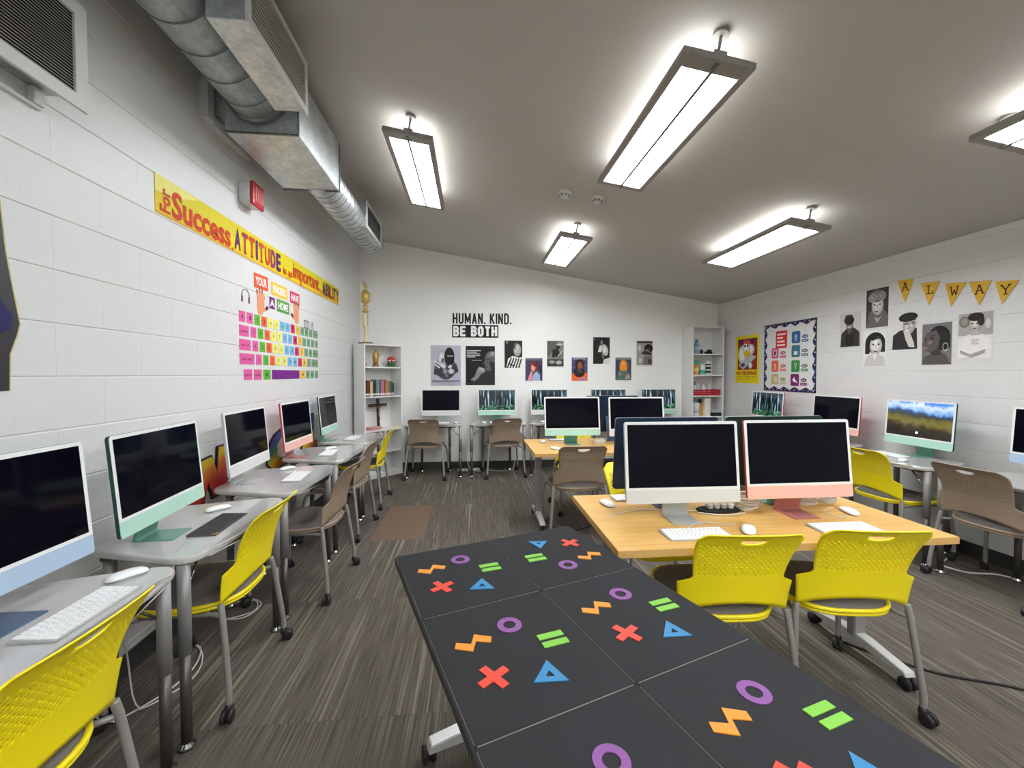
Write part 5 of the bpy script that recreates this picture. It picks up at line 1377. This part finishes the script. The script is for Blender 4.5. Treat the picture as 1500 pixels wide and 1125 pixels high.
s.rect(0.02, 0.09, 0.98, 0.98, (70, 70, 92)); s.rect(0.02, 0.90, 0.98, 0.98, (110, 112, 132)); s.text('TO THE FUTURE', 0.06, 0.915, 0.94, 0.965, (56, 56, 70)); s.ell(0.5, 0.66, 0.2, 0.2, (176, 60, 64)); s.ell(0.46, 0.60, 0.13, 0.16, (244, 150, 132))
s.poly([(0.36, 0.09), (0.5, 0.38), (0.66, 0.46), (0.82, 0.34), (0.86, 0.09)], (164, 184, 214)); s.poly([(0.14, 0.1), (0.26, 0.34), (0.36, 0.5), (0.42, 0.42), (0.40, 0.2), (0.34, 0.1)], (240, 150, 160))
s.ell(0.58, 0.74, 0.16, 0.09, (120, 44, 56)); s.poly([(0.76, 0.66), (0.9, 0.4), (0.95, 0.5), (0.84, 0.74)], (46, 44, 60)); s.part('printed_picture', o)
o, s = bp('black and white poster of a drummer silhouette', 1.128, 1.394, 1.508, 1.925, (232, 230, 226))
s.rect(0.02, 0.06, 0.98, 0.99, (128, 124, 118)); s.poly([(0.02, 0.4), (0.6, 0.75), (0.6, 0.99), (0.02, 0.99)], (96, 92, 88)); s.poly([(0.3, 0.4), (0.34, 0.66), (0.55, 0.72), (0.7, 0.64), (0.8, 0.42), (0.62, 0.34)], (44, 42, 40)); s.ell(0.65, 0.80, 0.12, 0.12, (48, 44, 42))
s.rect(0.02, 0.06, 0.98, 0.32, (58, 55, 52)); s.ell(0.3, 0.22, 0.2, 0.07, (150, 146, 140)); s.ell(0.7, 0.2, 0.2, 0.08, (170, 166, 160)); s.ell(0.5, 0.36, 0.14, 0.05, (120, 116, 112)); s.poly([(0.6, 0.4), (0.9, 0.66), (0.93, 0.64), (0.64, 0.37)], (200, 196, 190)); s.ell(0.75, 0.86, 0.24, 0.05, (188, 184, 178)); s.part('printed_picture', o)
o, s = bp('colour poster of a person in an orange space suit', 1.51, 1.768, 1.289, 1.677, (236, 234, 230))
s.rect(0.02, 0.06, 0.98, 0.98, (74, 76, 112)); s.text('SCIENTIST', 0.1, 0.91, 0.9, 0.965, (206, 208, 224), 0.02); s.ell(0.5, 0.7, 0.27, 0.22, (64, 40, 40)); s.ell(0.52, 0.64, 0.17, 0.19, (150, 86, 66)); s.poly([(0.02, 0.06), (0.04, 0.34), (0.25, 0.46), (0.75, 0.46), (0.97, 0.34), (0.98, 0.06)], (236, 112, 44)); s.ell(0.48, 0.40, 0.34, 0.20, (44, 42, 46))
s.ell(0.5, 0.47, 0.2, 0.12, (72, 66, 68)); s.poly([(0.42, 0.08), (0.5, 0.2), (0.9, 0.2), (0.86, 0.08)], (214, 130, 140)); s.poly([(0.5, 0.08), (0.56, 0.15), (0.8, 0.15), (0.76, 0.08)], (120, 130, 190)); s.rect(0.4, 0.56, 0.62, 0.58, (206, 110, 90))
for k in range(7): s.ell([0.1, 0.16, 0.9, 0.86, 0.93, 0.2, 0.8][k], [0.8, 0.6, 0.84, 0.66, 0.5, 0.9, 0.9][k], 0.02, 0.018, (190, 196, 220), n=8)
s.part('printed_picture', o)
o, s = bp('black poster of a singer with a white drum', 1.851, 2.112, 1.573, 1.982, (36, 35, 34))
s.ell(0.51, 0.80, 0.075, 0.09, (130, 124, 118)); s.poly([(0.28, 0.44), (0.38, 0.68), (0.5, 0.7), (0.48, 0.44)], (232, 230, 226)); s.ell(0.70, 0.52, 0.2, 0.22, (236, 234, 230), 15); s.ell(0.70, 0.52, 0.15, 0.17, (214, 212, 208), 15); s.poly([(0.52, 0.5), (0.68, 0.25), (0.6, 0.14), (0.5, 0.34)], (120, 112, 104)); s.poly([(0.58, 0.0), (0.64, 0.16), (1.0, 0.24), (1.0, 0.0)], (226, 224, 220)); s.rect(0.05, 0.9, 0.1, 0.95, (170, 168, 164)); s.part('printed_picture', o)
o, s = bp('colour poster of a person with bright orange hair in green', 2.199, 2.463, 1.298, 1.68, (236, 234, 230))
s.rect(0.02, 0.06, 0.98, 0.98, (64, 76, 100)); s.rect(0.02, 0.90, 0.98, 0.98, (150, 152, 156)); s.text('EQUALITY NOW', 0.06, 0.915, 0.94, 0.965, (50, 52, 60)); s.poly([(0.04, 0.06), (0.2, 0.42), (0.4, 0.5), (0.7, 0.5), (0.92, 0.32), (0.96, 0.06)], (92, 116, 100)); s.ell(0.5, 0.66, 0.24, 0.26, (236, 152, 56)); s.rect(0.28, 0.46, 0.72, 0.66, (236, 152, 56)); s.poly([(0.6, 0.1), (0.66, 0.26), (0.84, 0.3), (0.92, 0.14)], (190, 150, 140)); s.ell(0.3, 0.3, 0.12, 0.1, (120, 142, 120)); s.rect(0.76, 0.5, 0.8, 0.82, (150, 80, 60)); s.part('printed_picture', o)
o, s = bp('grey photo poster of a figure in a dark round hat', 2.535, 2.803, 1.532, 1.936, (226, 224, 218))
s.rect(0.03, 0.06, 0.97, 0.98, (160, 156, 150)); s.ell(0.74, 0.70, 0.26, 0.17, (40, 38, 38)); s.ell(0.66, 0.57, 0.16, 0.12, (120, 114, 108)); s.poly([(0.28, 0.5), (0.5, 0.62), (0.9, 0.52), (0.94, 0.44), (0.5, 0.46)], (56, 52, 50)); s.poly([(0.4, 0.06), (0.46, 0.4), (0.9, 0.42), (0.96, 0.06)], (118, 112, 106)); s.ell(0.2, 0.7, 0.14, 0.16, (196, 192, 186)); s.rect(0.03, 0.9, 0.97, 0.98, (70, 66, 64)); s.ell(0.25, 0.24, 0.16, 0.12, (190, 186, 180)); s.ell(0.8, 0.2, 0.1, 0.1, (70, 66, 62)); s.part('printed_picture', o)

# ------------------------------------------------------------------ right wall
o, s = poster('poster', 'yellow NO PECKING typing poster with a cartoon hen on the right wall', 'poster', 'right', 5.79, 5.285, 1.287, 1.962, (238, 220, 30))
s.rect(0.10, 0.28, 0.92, 0.93, (150, 44, 44)); s.poly([(0.1, 0.9), (0.3, 0.80), (0.5, 0.92), (0.72, 0.8), (0.92, 0.92), (0.92, 0.93), (0.1, 0.93)], (110, 40, 80))
s.ell(0.30, 0.60, 0.19, 0.2, (240, 236, 232)); s.ell(0.62, 0.70, 0.2, 0.12, (240, 236, 232)); s.ell(0.48, 0.74, 0.16, 0.14, (244, 240, 236)); s.poly([(0.34, 0.84), (0.38, 0.94), (0.46, 0.88), (0.52, 0.95), (0.58, 0.87), (0.66, 0.9), (0.62, 0.8)], (224, 92, 92)); s.ell(0.42, 0.78, 0.035, 0.03, (30, 26, 30)); s.ell(0.54, 0.78, 0.035, 0.03, (30, 26, 30))
s.poly([(0.34, 0.64), (0.50, 0.70), (0.66, 0.64), (0.52, 0.52), (0.44, 0.54)], (242, 196, 44)); s.poly([(0.14, 0.38), (0.68, 0.60), (0.90, 0.54), (0.36, 0.29)], (196, 198, 206)); s.poly([(0.22, 0.38), (0.34, 0.43), (0.46, 0.39), (0.34, 0.335)], (66, 70, 110)); s.ell(0.66, 0.37, 0.08, 0.07, (232, 230, 232))
s.text('NO PECKING!', 0.07, 0.175, 0.93, 0.25, (190, 40, 36), 0.03); s.text('Learn The Right Way', 0.10, 0.105, 0.9, 0.155, (150, 60, 40)); s.text('to use your fingers', 0.14, 0.06, 0.8, 0.092, (150, 90, 40)); s.part('printed_picture', o)

bd = thing('poster_board', 'white poster board with navy scalloped border and keyboard shortcut cards on the right wall', 'board', wall_loc('right', 4.765, 1.628), 0, None, rot=ROTW['right'])
BW, BH = 0.845, 0.855
part('backing', MB().box(-BW / 2, BW / 2, -BH / 2, BH / 2, 0, 0.002), flat((228, 228, 226)), bd)
def border(side):
    s_ = MB(); n = 48; v = []
    L_ = BW if side in 'tb' else BH
    for i in range(n + 1):
        u = -L_ / 2 + L_ * i / n; d = 0.042 + 0.016 * math.sin(2 * PI * i / n * (5 if side in 'tb' else 6) + 0.7)
        if side == 't': a, b_ = (u, BH / 2), (u, BH / 2 - d)
        elif side == 'b': a, b_ = (u, -BH / 2), (u, -BH / 2 + d)
        elif side == 'l': a, b_ = (-BW / 2, u), (-BW / 2 + d, u)
        else: a, b_ = (BW / 2, u), (BW / 2 - d, u)
        v += [(a[0], a[1], 0.0026), (b_[0], b_[1], 0.0026)]
    f_ = [(2 * i, 2 * i + 1, 2 * i + 3, 2 * i + 2) for i in range(n)]
    if side in 'br': f_ = [q[::-1] for q in f_]
    s_.add(v, f_)
    b0 = part('border_strip', s_, flat((46, 42, 84)), bd)
    d_ = Sheet(1, 1); d_.z = 0.003; rr = random.Random(ord(side))
    for i in range(12):
        u = -L_ / 2 + L_ * (i + 0.5) / 12; e = 0.022
        p = {'t': (u, BH / 2 - e), 'b': (u, -BH / 2 + e), 'l': (-BW / 2 + e, u), 'r': (BW / 2 - e, u)}[side]
        d_.ell(p[0] + 0.5, p[1] + 0.5, 0.011, 0.009, [(206, 200, 214), (120, 150, 200), (220, 214, 190), (190, 150, 190)][rr.randrange(4)], n=8)
    d_.part('confetti', b0)
for q in 'tblr': border(q)
CARDS = [(0.36, 0.76, (216, 50, 56), 'red', 0.19, 0.19), (0.64, 0.77, (58, 108, 160), 'blue', 0.13, 0.13), (0.235, 0.565, (206, 92, 126), 'pink', 0.12, 0.12), (0.64, 0.575, (66, 124, 142), 'teal', 0.13, 0.13), (0.24, 0.37, (232, 112, 76), 'orange', 0.12, 0.13), (0.64, 0.365, (60, 146, 76), 'green', 0.13, 0.13), (0.24, 0.175, (196, 178, 130), 'beige', 0.12, 0.12), (0.63, 0.17, (126, 38, 108), 'purple', 0.13, 0.13)]
for k, (u, v, c, nm, a, b_) in enumerate(CARDS):
    cd = part('card', MB().prism(rrect(a, b_ * (1.1 if k else 1.15), 0.018, 4), 0.0022, 0.0034), flat(c), bd, loc=((u - 0.5) * BW, (v - 0.5) * BH, 0), label='%s shortcut card' % nm)
    s = Sheet(a, b_); s.z = 0.0038
    lt = tuple(int(140 + q * 0.45) for q in c)
    if k == 0: s.lines(0.12, 0.0, 0.88, 0.95, 4, (246, 226, 224))
    elif k == 7: s.poly([(0.2, 0.5), (0.48, 0.82), (0.48, 0.62), (0.8, 0.3), (0.82, 0.18), (0.48, 0.4), (0.48, 0.24)], (246, 244, 246))
    elif k == 5: s.poly([(0.3, 0.8), (0.44, 0.8), (0.5, 0.56), (0.58, 0.8), (0.72, 0.8), (0.56, 0.42), (0.56, 0.2), (0.44, 0.2), (0.44, 0.42)], lt)
    elif k == 3: s.rect(0.28, 0.16, 0.72, 0.5, (232, 238, 240))
    elif k == 2: s.rect(0.2, 0.14, 0.8, 0.86, lt); s.rect(0.36, 0.3, 0.64, 0.7, (110, 50, 80))
    elif k == 6: s.rect(0.36, 0.14, 0.8, 0.8, (226, 212, 170))
    else: s.ell(0.5, 0.6, 0.18, 0.18, lt); s.rect(0.4, 0.15, 0.6, 0.45, lt)
    s.part('symbol', cd)
    if k:
        l1 = part('word_card', MB().prism([(0.045 * math.cos(q), 0.021 * math.sin(q)) for q in (2 * PI * i / 18 for i in range(18))], 0.0022, 0.003), flat(tuple(int(q * 0.8) for q in c)), bd, loc=((u - 0.5) * BW + 0.135, (v - 0.5) * BH - 0.0, 0))
        s = Sheet(0.09, 0.042); s.z = 0.0034; s.text(['', 'Find', 'Copy', 'Save', 'Cut', 'Paste', 'Open', 'Undo'][k], 0.2, 0.3, 0.8, 0.72, (236, 236, 238), 0.02); s.part('word', l1)
        l2 = part('word_card', MB().prism(rrect(0.10, 0.032, 0.006, 3), 0.0022, 0.003), flat(c), bd, loc=((u - 0.5) * BW + 0.135, (v - 0.5) * BH - 0.048, 0))
        s = Sheet(0.10, 0.032); s.z = 0.0034; s.text('Ctrl + ' + ' FCSXVOZ'[k], 0.15, 0.25, 0.85, 0.75, (240, 240, 242), 0.02); s.part('word', l2)

GR = 'black and white portraits on the right wall'
def rp_(label, y0, y1, z0, z1, paper, tilt=0): return poster('portrait_print', label, 'picture', 'right', y0, y1, z0, z1, paper, GR, tilt)
o, s = rp_('print of a woman in a dark pilot jacket and cap, leftmost of the portraits', 4.05, 3.815, 1.685, 2.045, (206, 203, 200))
s.poly([(0.04, 0.04), (0.08, 0.42), (0.36, 0.58), (0.68, 0.58), (0.95, 0.44), (0.97, 0.04)], (58, 54, 54)); s.ell(0.48, 0.66, 0.17, 0.15, (142, 130, 122)); s.ell(0.46, 0.79, 0.24, 0.13, (46, 43, 44)); s.ell(0.45, 0.9, 0.19, 0.05, (60, 56, 56)); s.ell(0.5, 0.24, 0.2, 0.17, (40, 36, 38)); s.rect(0.40, 0.585, 0.56, 0.605, (226, 222, 218)); s.ell(0.41, 0.69, 0.03, 0.014, (28, 26, 26)); s.ell(0.55, 0.69, 0.03, 0.014, (28, 26, 26)); s.poly([(0.4, 0.5), (0.5, 0.36), (0.6, 0.5), (0.5, 0.56)], (96, 90, 88)); s.part('printed_picture', o)
o, s = rp_('print of a smiling aviator with goggles on the forehead', 3.763, 3.535, 1.858, 2.245, (232, 230, 226))
s.rect(0.02, 0.02, 0.98, 0.98, (64, 61, 62)); s.poly([(0.04, 0.02), (0.14, 0.4), (0.35, 0.5), (0.75, 0.48), (0.96, 0.3), (0.96, 0.02)], (110, 104, 102)); s.ell(0.52, 0.56, 0.26, 0.24, (216, 211, 206)); s.ell(0.50, 0.80, 0.36, 0.16, (130, 124, 122)); s.ell(0.30, 0.76, 0.19, 0.11, (196, 192, 188), 8); s.ell(0.70, 0.78, 0.19, 0.11, (190, 186, 182), -8); s.ell(0.30, 0.76, 0.14, 0.08, (158, 154, 150), 8); s.ell(0.70, 0.78, 0.14, 0.08, (150, 146, 142), -8)
s.ell(0.42, 0.58, 0.05, 0.018, (56, 52, 52)); s.ell(0.64, 0.58, 0.05, 0.018, (56, 52, 52)); s.poly([(0.40, 0.44), (0.66, 0.46), (0.56, 0.40), (0.46, 0.39)], (96, 88, 88)); s.rect(0.44, 0.43, 0.62, 0.448, (246, 244, 242)); s.poly([(0.5, 0.58), (0.56, 0.58), (0.58, 0.50), (0.5, 0.50)], (180, 175, 170)); s.poly([(0.4, 0.28), (0.55, 0.12), (0.75, 0.3), (0.6, 0.24)], (176, 170, 168)); s.part('printed_picture', o)
o, s = rp_('print of a smiling girl with dark side-parted hair, low in the group', 3.785, 3.548, 1.487, 1.838, (232, 230, 226))
s.ell(0.52, 0.66, 0.42, 0.29, (42, 40, 40)); s.rect(0.10, 0.36, 0.3, 0.66, (42, 40, 40)); s.rect(0.76, 0.40, 0.94, 0.66, (42, 40, 40)); s.ell(0.56, 0.58, 0.26, 0.25, (224, 220, 216)); s.poly([(0.28, 0.8), (0.5, 0.86), (0.78, 0.76), (0.62, 0.76), (0.42, 0.72)], (42, 40, 40)); s.poly([(0.06, 0.02), (0.16, 0.26), (0.42, 0.36), (0.66, 0.36), (0.92, 0.26), (0.98, 0.02)], (206, 202, 198)); s.poly([(0.42, 0.36), (0.52, 0.16), (0.64, 0.36)], (236, 233, 230))
s.ell(0.46, 0.61, 0.045, 0.024, (46, 42, 42)); s.ell(0.68, 0.61, 0.045, 0.024, (46, 42, 42)); s.poly([(0.44, 0.46), (0.70, 0.46), (0.62, 0.40), (0.52, 0.40)], (90, 80, 80)); s.rect(0.49, 0.44, 0.66, 0.455, (250, 250, 248)); s.rect(0.40, 0.645, 0.52, 0.655, (60, 56, 56)); s.rect(0.62, 0.645, 0.75, 0.655, (60, 56, 56)); s.poly([(0.55, 0.6), (0.59, 0.6), (0.61, 0.51), (0.54, 0.51)], (196, 190, 186)); s.part('printed_picture', o)
o, s = rp_('print of a man in beret and glasses with hand at his chin', 3.50, 3.275, 1.632, 1.975, (222, 220, 216))
s.poly([(0.02, 0.02), (0.04, 0.4), (0.3, 0.52), (0.95, 0.56), (0.98, 0.02)], (52, 49, 50)); s.ell(0.66, 0.64, 0.24, 0.23, (206, 200, 195)); s.ell(0.62, 0.85, 0.36, 0.12, (48, 45, 46), 4); s.rect(0.34, 0.76, 0.92, 0.82, (42, 40, 40)); s.rect(0.48, 0.655, 0.68, 0.715, (50, 46, 46)); s.rect(0.72, 0.665, 0.92, 0.725, (50, 46, 46)); s.rect(0.50, 0.668, 0.66, 0.703, (190, 185, 180)); s.rect(0.74, 0.678, 0.90, 0.713, (190, 185, 180)); s.ell(0.58, 0.685, 0.03, 0.014, (40, 36, 36)); s.ell(0.82, 0.695, 0.03, 0.014, (40, 36, 36))
s.poly([(0.46, 0.5), (0.62, 0.52), (0.72, 0.44), (0.86, 0.2), (0.9, 0.06), (0.68, 0.08), (0.56, 0.26)], (214, 208, 204)); s.ell(0.60, 0.50, 0.12, 0.05, (222, 216, 212), 20); s.rect(0.60, 0.56, 0.78, 0.575, (120, 108, 104)); s.poly([(0.66, 0.66), (0.71, 0.66), (0.74, 0.58), (0.66, 0.58)], (180, 173, 168)); s.part('printed_picture', o)
o, s = rp_('dark print of a woman with hoop earring looking left', 3.245, 3.012, 1.49, 1.85, (226, 224, 222))
s.rect(0.02, 0.02, 0.98, 0.98, (122, 118, 120)); s.ell(0.58, 0.64, 0.36, 0.28, (38, 35, 37)); s.poly([(0.5, 0.1), (0.62, 0.34), (0.94, 0.4), (0.94, 0.7), (0.4, 0.9)], (44, 41, 43)); s.poly([(0.10, 0.66), (0.2, 0.78), (0.48, 0.82), (0.62, 0.66), (0.56, 0.42), (0.32, 0.30), (0.14, 0.34), (0.10, 0.44), (0.04, 0.50)], (98, 88, 86)); s.poly([(0.04, 0.02), (0.1, 0.2), (0.42, 0.3), (0.8, 0.26), (0.98, 0.02)], (92, 84, 84)); s.poly([(0.3, 0.3), (0.58, 0.42), (0.7, 0.26), (0.4, 0.22)], (70, 62, 62))
s.ell(0.36, 0.64, 0.07, 0.02, (34, 30, 30), -6); s.ell(0.14, 0.62, 0.04, 0.018, (34, 30, 30)); s.ell(0.16, 0.42, 0.07, 0.026, (150, 124, 122)); s.ell(0.30, 0.54, 0.12, 0.05, (126, 114, 110), 30); s.rect(0.28, 0.69, 0.48, 0.702, (48, 42, 42))
hoop = [(0.80 + 0.09 * math.cos(a), 0.42 + 0.10 * math.sin(a)) for a in (2 * PI * k / 18 for k in range(19))]
for k in range(18): s.z -= 0.00025; s.poly([hoop[k], hoop[k + 1], (0.80 + (hoop[k + 1][0] - 0.80) * 0.82, 0.42 + (hoop[k + 1][1] - 0.42) * 0.82), (0.80 + (hoop[k][0] - 0.80) * 0.82, 0.42 + (hoop[k][1] - 0.42) * 0.82)], (206, 202, 190))
s.up(); s.part('printed_picture', o)
o, s = rp_('print of a woman in a white blouse, rightmost of the portraits', 2.978, 2.745, 1.535, 1.90, (228, 226, 222))
s.rect(0.02, 0.5, 0.98, 0.98, (176, 172, 168)); s.ell(0.2, 0.8, 0.16, 0.12, (140, 136, 132)); s.ell(0.85, 0.72, 0.12, 0.16, (196, 192, 188)); s.poly([(0.04, 0.04), (0.06, 0.36), (0.3, 0.52), (0.7, 0.52), (0.94, 0.42), (0.92, 0.04)], (236, 234, 231)); s.ell(0.50, 0.74, 0.16, 0.165, (206, 200, 195)); s.poly([(0.42, 0.6), (0.6, 0.62), (0.66, 0.5), (0.4, 0.5)], (190, 184, 179)); s.ell(0.52, 0.89, 0.22, 0.09, (48, 44, 44)); s.ell(0.66, 0.80, 0.09, 0.10, (52, 48, 48)); s.poly([(0.34, 0.84), (0.44, 0.93), (0.56, 0.88), (0.42, 0.83)], (42, 38, 38))
s.ell(0.44, 0.75, 0.04, 0.016, (44, 40, 40)); s.ell(0.58, 0.75, 0.04, 0.016, (44, 40, 40)); s.ell(0.5, 0.645, 0.05, 0.014, (96, 80, 80)); s.poly([(0.1, 0.2), (0.4, 0.1), (0.8, 0.2), (0.78, 0.12), (0.4, 0.04), (0.12, 0.12)], (170, 164, 160)); s.lines(0.42, 0.3, 0.66, 0.42, 3, (196, 192, 188)); s.part('printed_picture', o)

# bunting: five pennants with slab letters on a thread
M_PEN = flat((226, 178, 62)); 
def slab(ch):
    S_ = {'A': [((0.5, 1), (0.12, 0.0)), ((0.5, 1), (0.88, 0.0)), ((0.27, 0.36), (0.73, 0.36)), ((0.0, 0.03), (0.28, 0.03)), ((0.72, 0.03), (1.0, 0.03)), ((0.32, 0.97), (0.52, 0.97))],
          'L': [((0.35, 1), (0.35, 0.0)), ((0.1, 0.03), (0.95, 0.03)), ((0.1, 0.97), (0.6, 0.97)), ((0.92, 0.0), (0.92, 0.28))],
          'W': [((0.1, 1), (0.28, 0.0)), ((0.28, 0.0), (0.5, 0.62)), ((0.5, 0.62), (0.72, 0.0)), ((0.72, 0.0), (0.9, 1)), ((0.0, 0.97), (0.26, 0.97)), ((0.74, 0.97), (1.0, 0.97))],
          'Y': [((0.12, 1), (0.5, 0.48)), ((0.88, 1), (0.5, 0.48)), ((0.5, 0.5), (0.5, 0.0)), ((0.0, 0.97), (0.28, 0.97)), ((0.72, 0.97), (1.0, 0.97)), ((0.3, 0.03), (0.7, 0.03))]}
    return S_[ch]
for ch, y0, y1, yt, za, zb, zt_, pos in [('A', 3.462, 3.318, 3.39, 2.268, 2.258, 2.062, 'first'), ('L', 3.262, 3.112, 3.19, 2.202, 2.192, 2.004, 'second'), ('W', 3.074, 2.925, 3.028, 2.160, 2.142, 1.966, 'third'), ('A', 2.912, 2.766, 2.838, 2.136, 2.122, 1.942, 'fourth'), ('Y', 2.745, 2.605, 2.70, 2.104, 2.088, 1.930, 'fifth')]:
    yc = (y0 + y1) / 2; zc = (za + zb) / 2
    t = thing('pennant', 'yellow bunting pennant with letter %s, %s from the left on the right wall' % (ch, pos), 'pennant', (XR - 0.004, yc, zc), 0, 'bunting pennants', rot=ROTW['right'])
    part('cloth', MB().prism([(yc - y0, za - zc), (yc - yt, zt_ - zc), (yc - y1, zb - zc)], 0, 0.0015), M_PEN, t)
    m = MB()
    LW, LH = 0.062, 0.07; bx, bz = -LW / 2 + (yc - yt) * 0.25, -0.098
    for (a, b_) in slab(ch):
        p = Vector((bx + a[0] * LW, bz + a[1] * LH)); q = Vector((bx + b_[0] * LW, bz + b_[1] * LH)); d = (q - p).normalized() * 0.0045; nrm = Vector((-d.y, d.x)) * 0.9
        m.add([(p + nrm).to_3d() + Vector((0, 0, 0.002)), (p - nrm).to_3d() + Vector((0, 0, 0.002)), (q - nrm).to_3d() + Vector((0, 0, 0.002)), (q + nrm).to_3d() + Vector((0, 0, 0.002))], [(0, 1, 2, 3)])
    part('letter', m, flat((52, 38, 20)), t)
o = link('bunting_thread', MB().tube(spline([(XR - 0.003, 3.47, 2.268), (XR - 0.003, 3.32, 2.24), (XR - 0.003, 3.26, 2.205), (XR - 0.003, 3.07, 2.165), (XR - 0.003, 2.91, 2.14), (XR - 0.003, 2.745, 2.108), (XR - 0.003, 2.45, 2.05), (XR - 0.003, 2.2, 2.04)], 4), 0.0012, 5).mesh('bunting_thread', M_CABLE))
tag(o, 'thin pale thread carrying the yellow pennants on the right wall', 'thread')

# ------------------------------------------------------------------ cables on the floor
def fcable(pts, r, m, label, group=GCB): return cable('floor_cable', [(p[0], p[1], p[2] if len(p) > 2 else r + 0.0005) for p in pts], r, m, label, group)
fcable([(-1.585, 2.35, 0.55), (-1.55, 2.42, 0.2), (-1.42, 2.5), (-1.30, 2.58), (-1.36, 2.7), (-1.5, 2.66), (-1.44, 2.52), (-1.32, 2.52), (-1.30, 2.66), (-1.45, 2.75), (-1.55, 2.7)], 0.004, M_CABLE, 'tangle of white cable on the floor under the third left desk')
fcable([(-1.585, 1.75, 0.6), (-1.52, 1.72, 0.2), (-1.45, 1.8), (-1.36, 1.95), (-1.34, 2.1), (-1.40, 2.25), (-1.5, 2.3)], 0.004, M_CABLE, 'white cable on the floor under the second left desk')
fcable([(-1.57, 1.9, 0.62), (-1.50, 1.92, 0.25), (-1.40, 1.86), (-1.30, 2.02), (-1.36, 2.2), (-1.52, 2.34)], 0.0035, M_CABLE, 'thinner white cable farther under the second left desk')
fcable([(-0.10, 6.19, 0.45), (-0.08, 6.15, 0.15), (-0.02, 6.08), (0.08, 6.02), (0.16, 6.06), (0.12, 6.15), (0.02, 6.16)], 0.0045, M_CABLE, 'white cable loop on the floor between the first two back desks')
fcable([(0.60, 6.18, 0.5), (0.63, 6.14, 0.2), (0.58, 6.05), (0.44, 6.0), (0.3, 6.04), (0.2, 6.12)], 0.0045, M_CABLE, 'white cable arc on the floor under the second back desk')
fcable([(3.82, 2.95, 0.5), (3.80, 2.92, 0.15), (3.70, 2.86), (3.55, 2.78), (3.45, 2.72), (3.5, 2.6), (3.66, 2.56), (3.72, 2.5)], 0.006, M_CABLE, 'thick white cable on the floor by the right wall')
fcable([(1.93, 2.0), (2.05, 1.85), (2.2, 1.72), (2.42, 1.62), (2.6, 1.5), (2.9, 1.36), (3.3, 1.2), (3.8, 1.1)], 0.006, M_CABLED, 'black power cable crossing the carpet to the right of the near table', 'black cables')
fcable([(0.70, 3.95), (0.74, 3.75), (0.85, 3.62), (1.0, 3.68), (1.15, 3.78), (1.3, 3.9)], 0.005, M_CABLED, 'black power cable on the floor under the far table', 'black cables')
for k, (x, y) in enumerate([(-0.14, 6.06), (0.03, 6.08)]):
    t = thing('power_strip', 'white power strip on the floor at the back wall, %s of two' % ['left', 'right'][k], 'power strip', (x, y, 0.0005), 0.2 * k)
    part('body', MB().box(-0.07, 0.07, -0.025, 0.025, 0, 0.035), M_CABLE, t, 0.006)
    sk = MB()
    for q in range(3): sk.box(-0.05 + q * 0.036, -0.026 + q * 0.036, -0.012, 0.012, 0.0352, 0.037)
    part('sockets', sk, flat((170, 168, 164)), t)
tb = thing('floor_power_box', 'blue and black power box on the floor by the right wall baseboard', 'power box', (3.74, 3.02, 0.0005), 0.1)
part('case', MB().box(-0.06, 0.06, -0.13, 0.13, 0, 0.09), M_CABLED, tb, 0.008)
part('blue_panel', MB().box(-0.0615, -0.0602, -0.11, 0.11, 0.015, 0.075), flat((44, 70, 120)), tb)
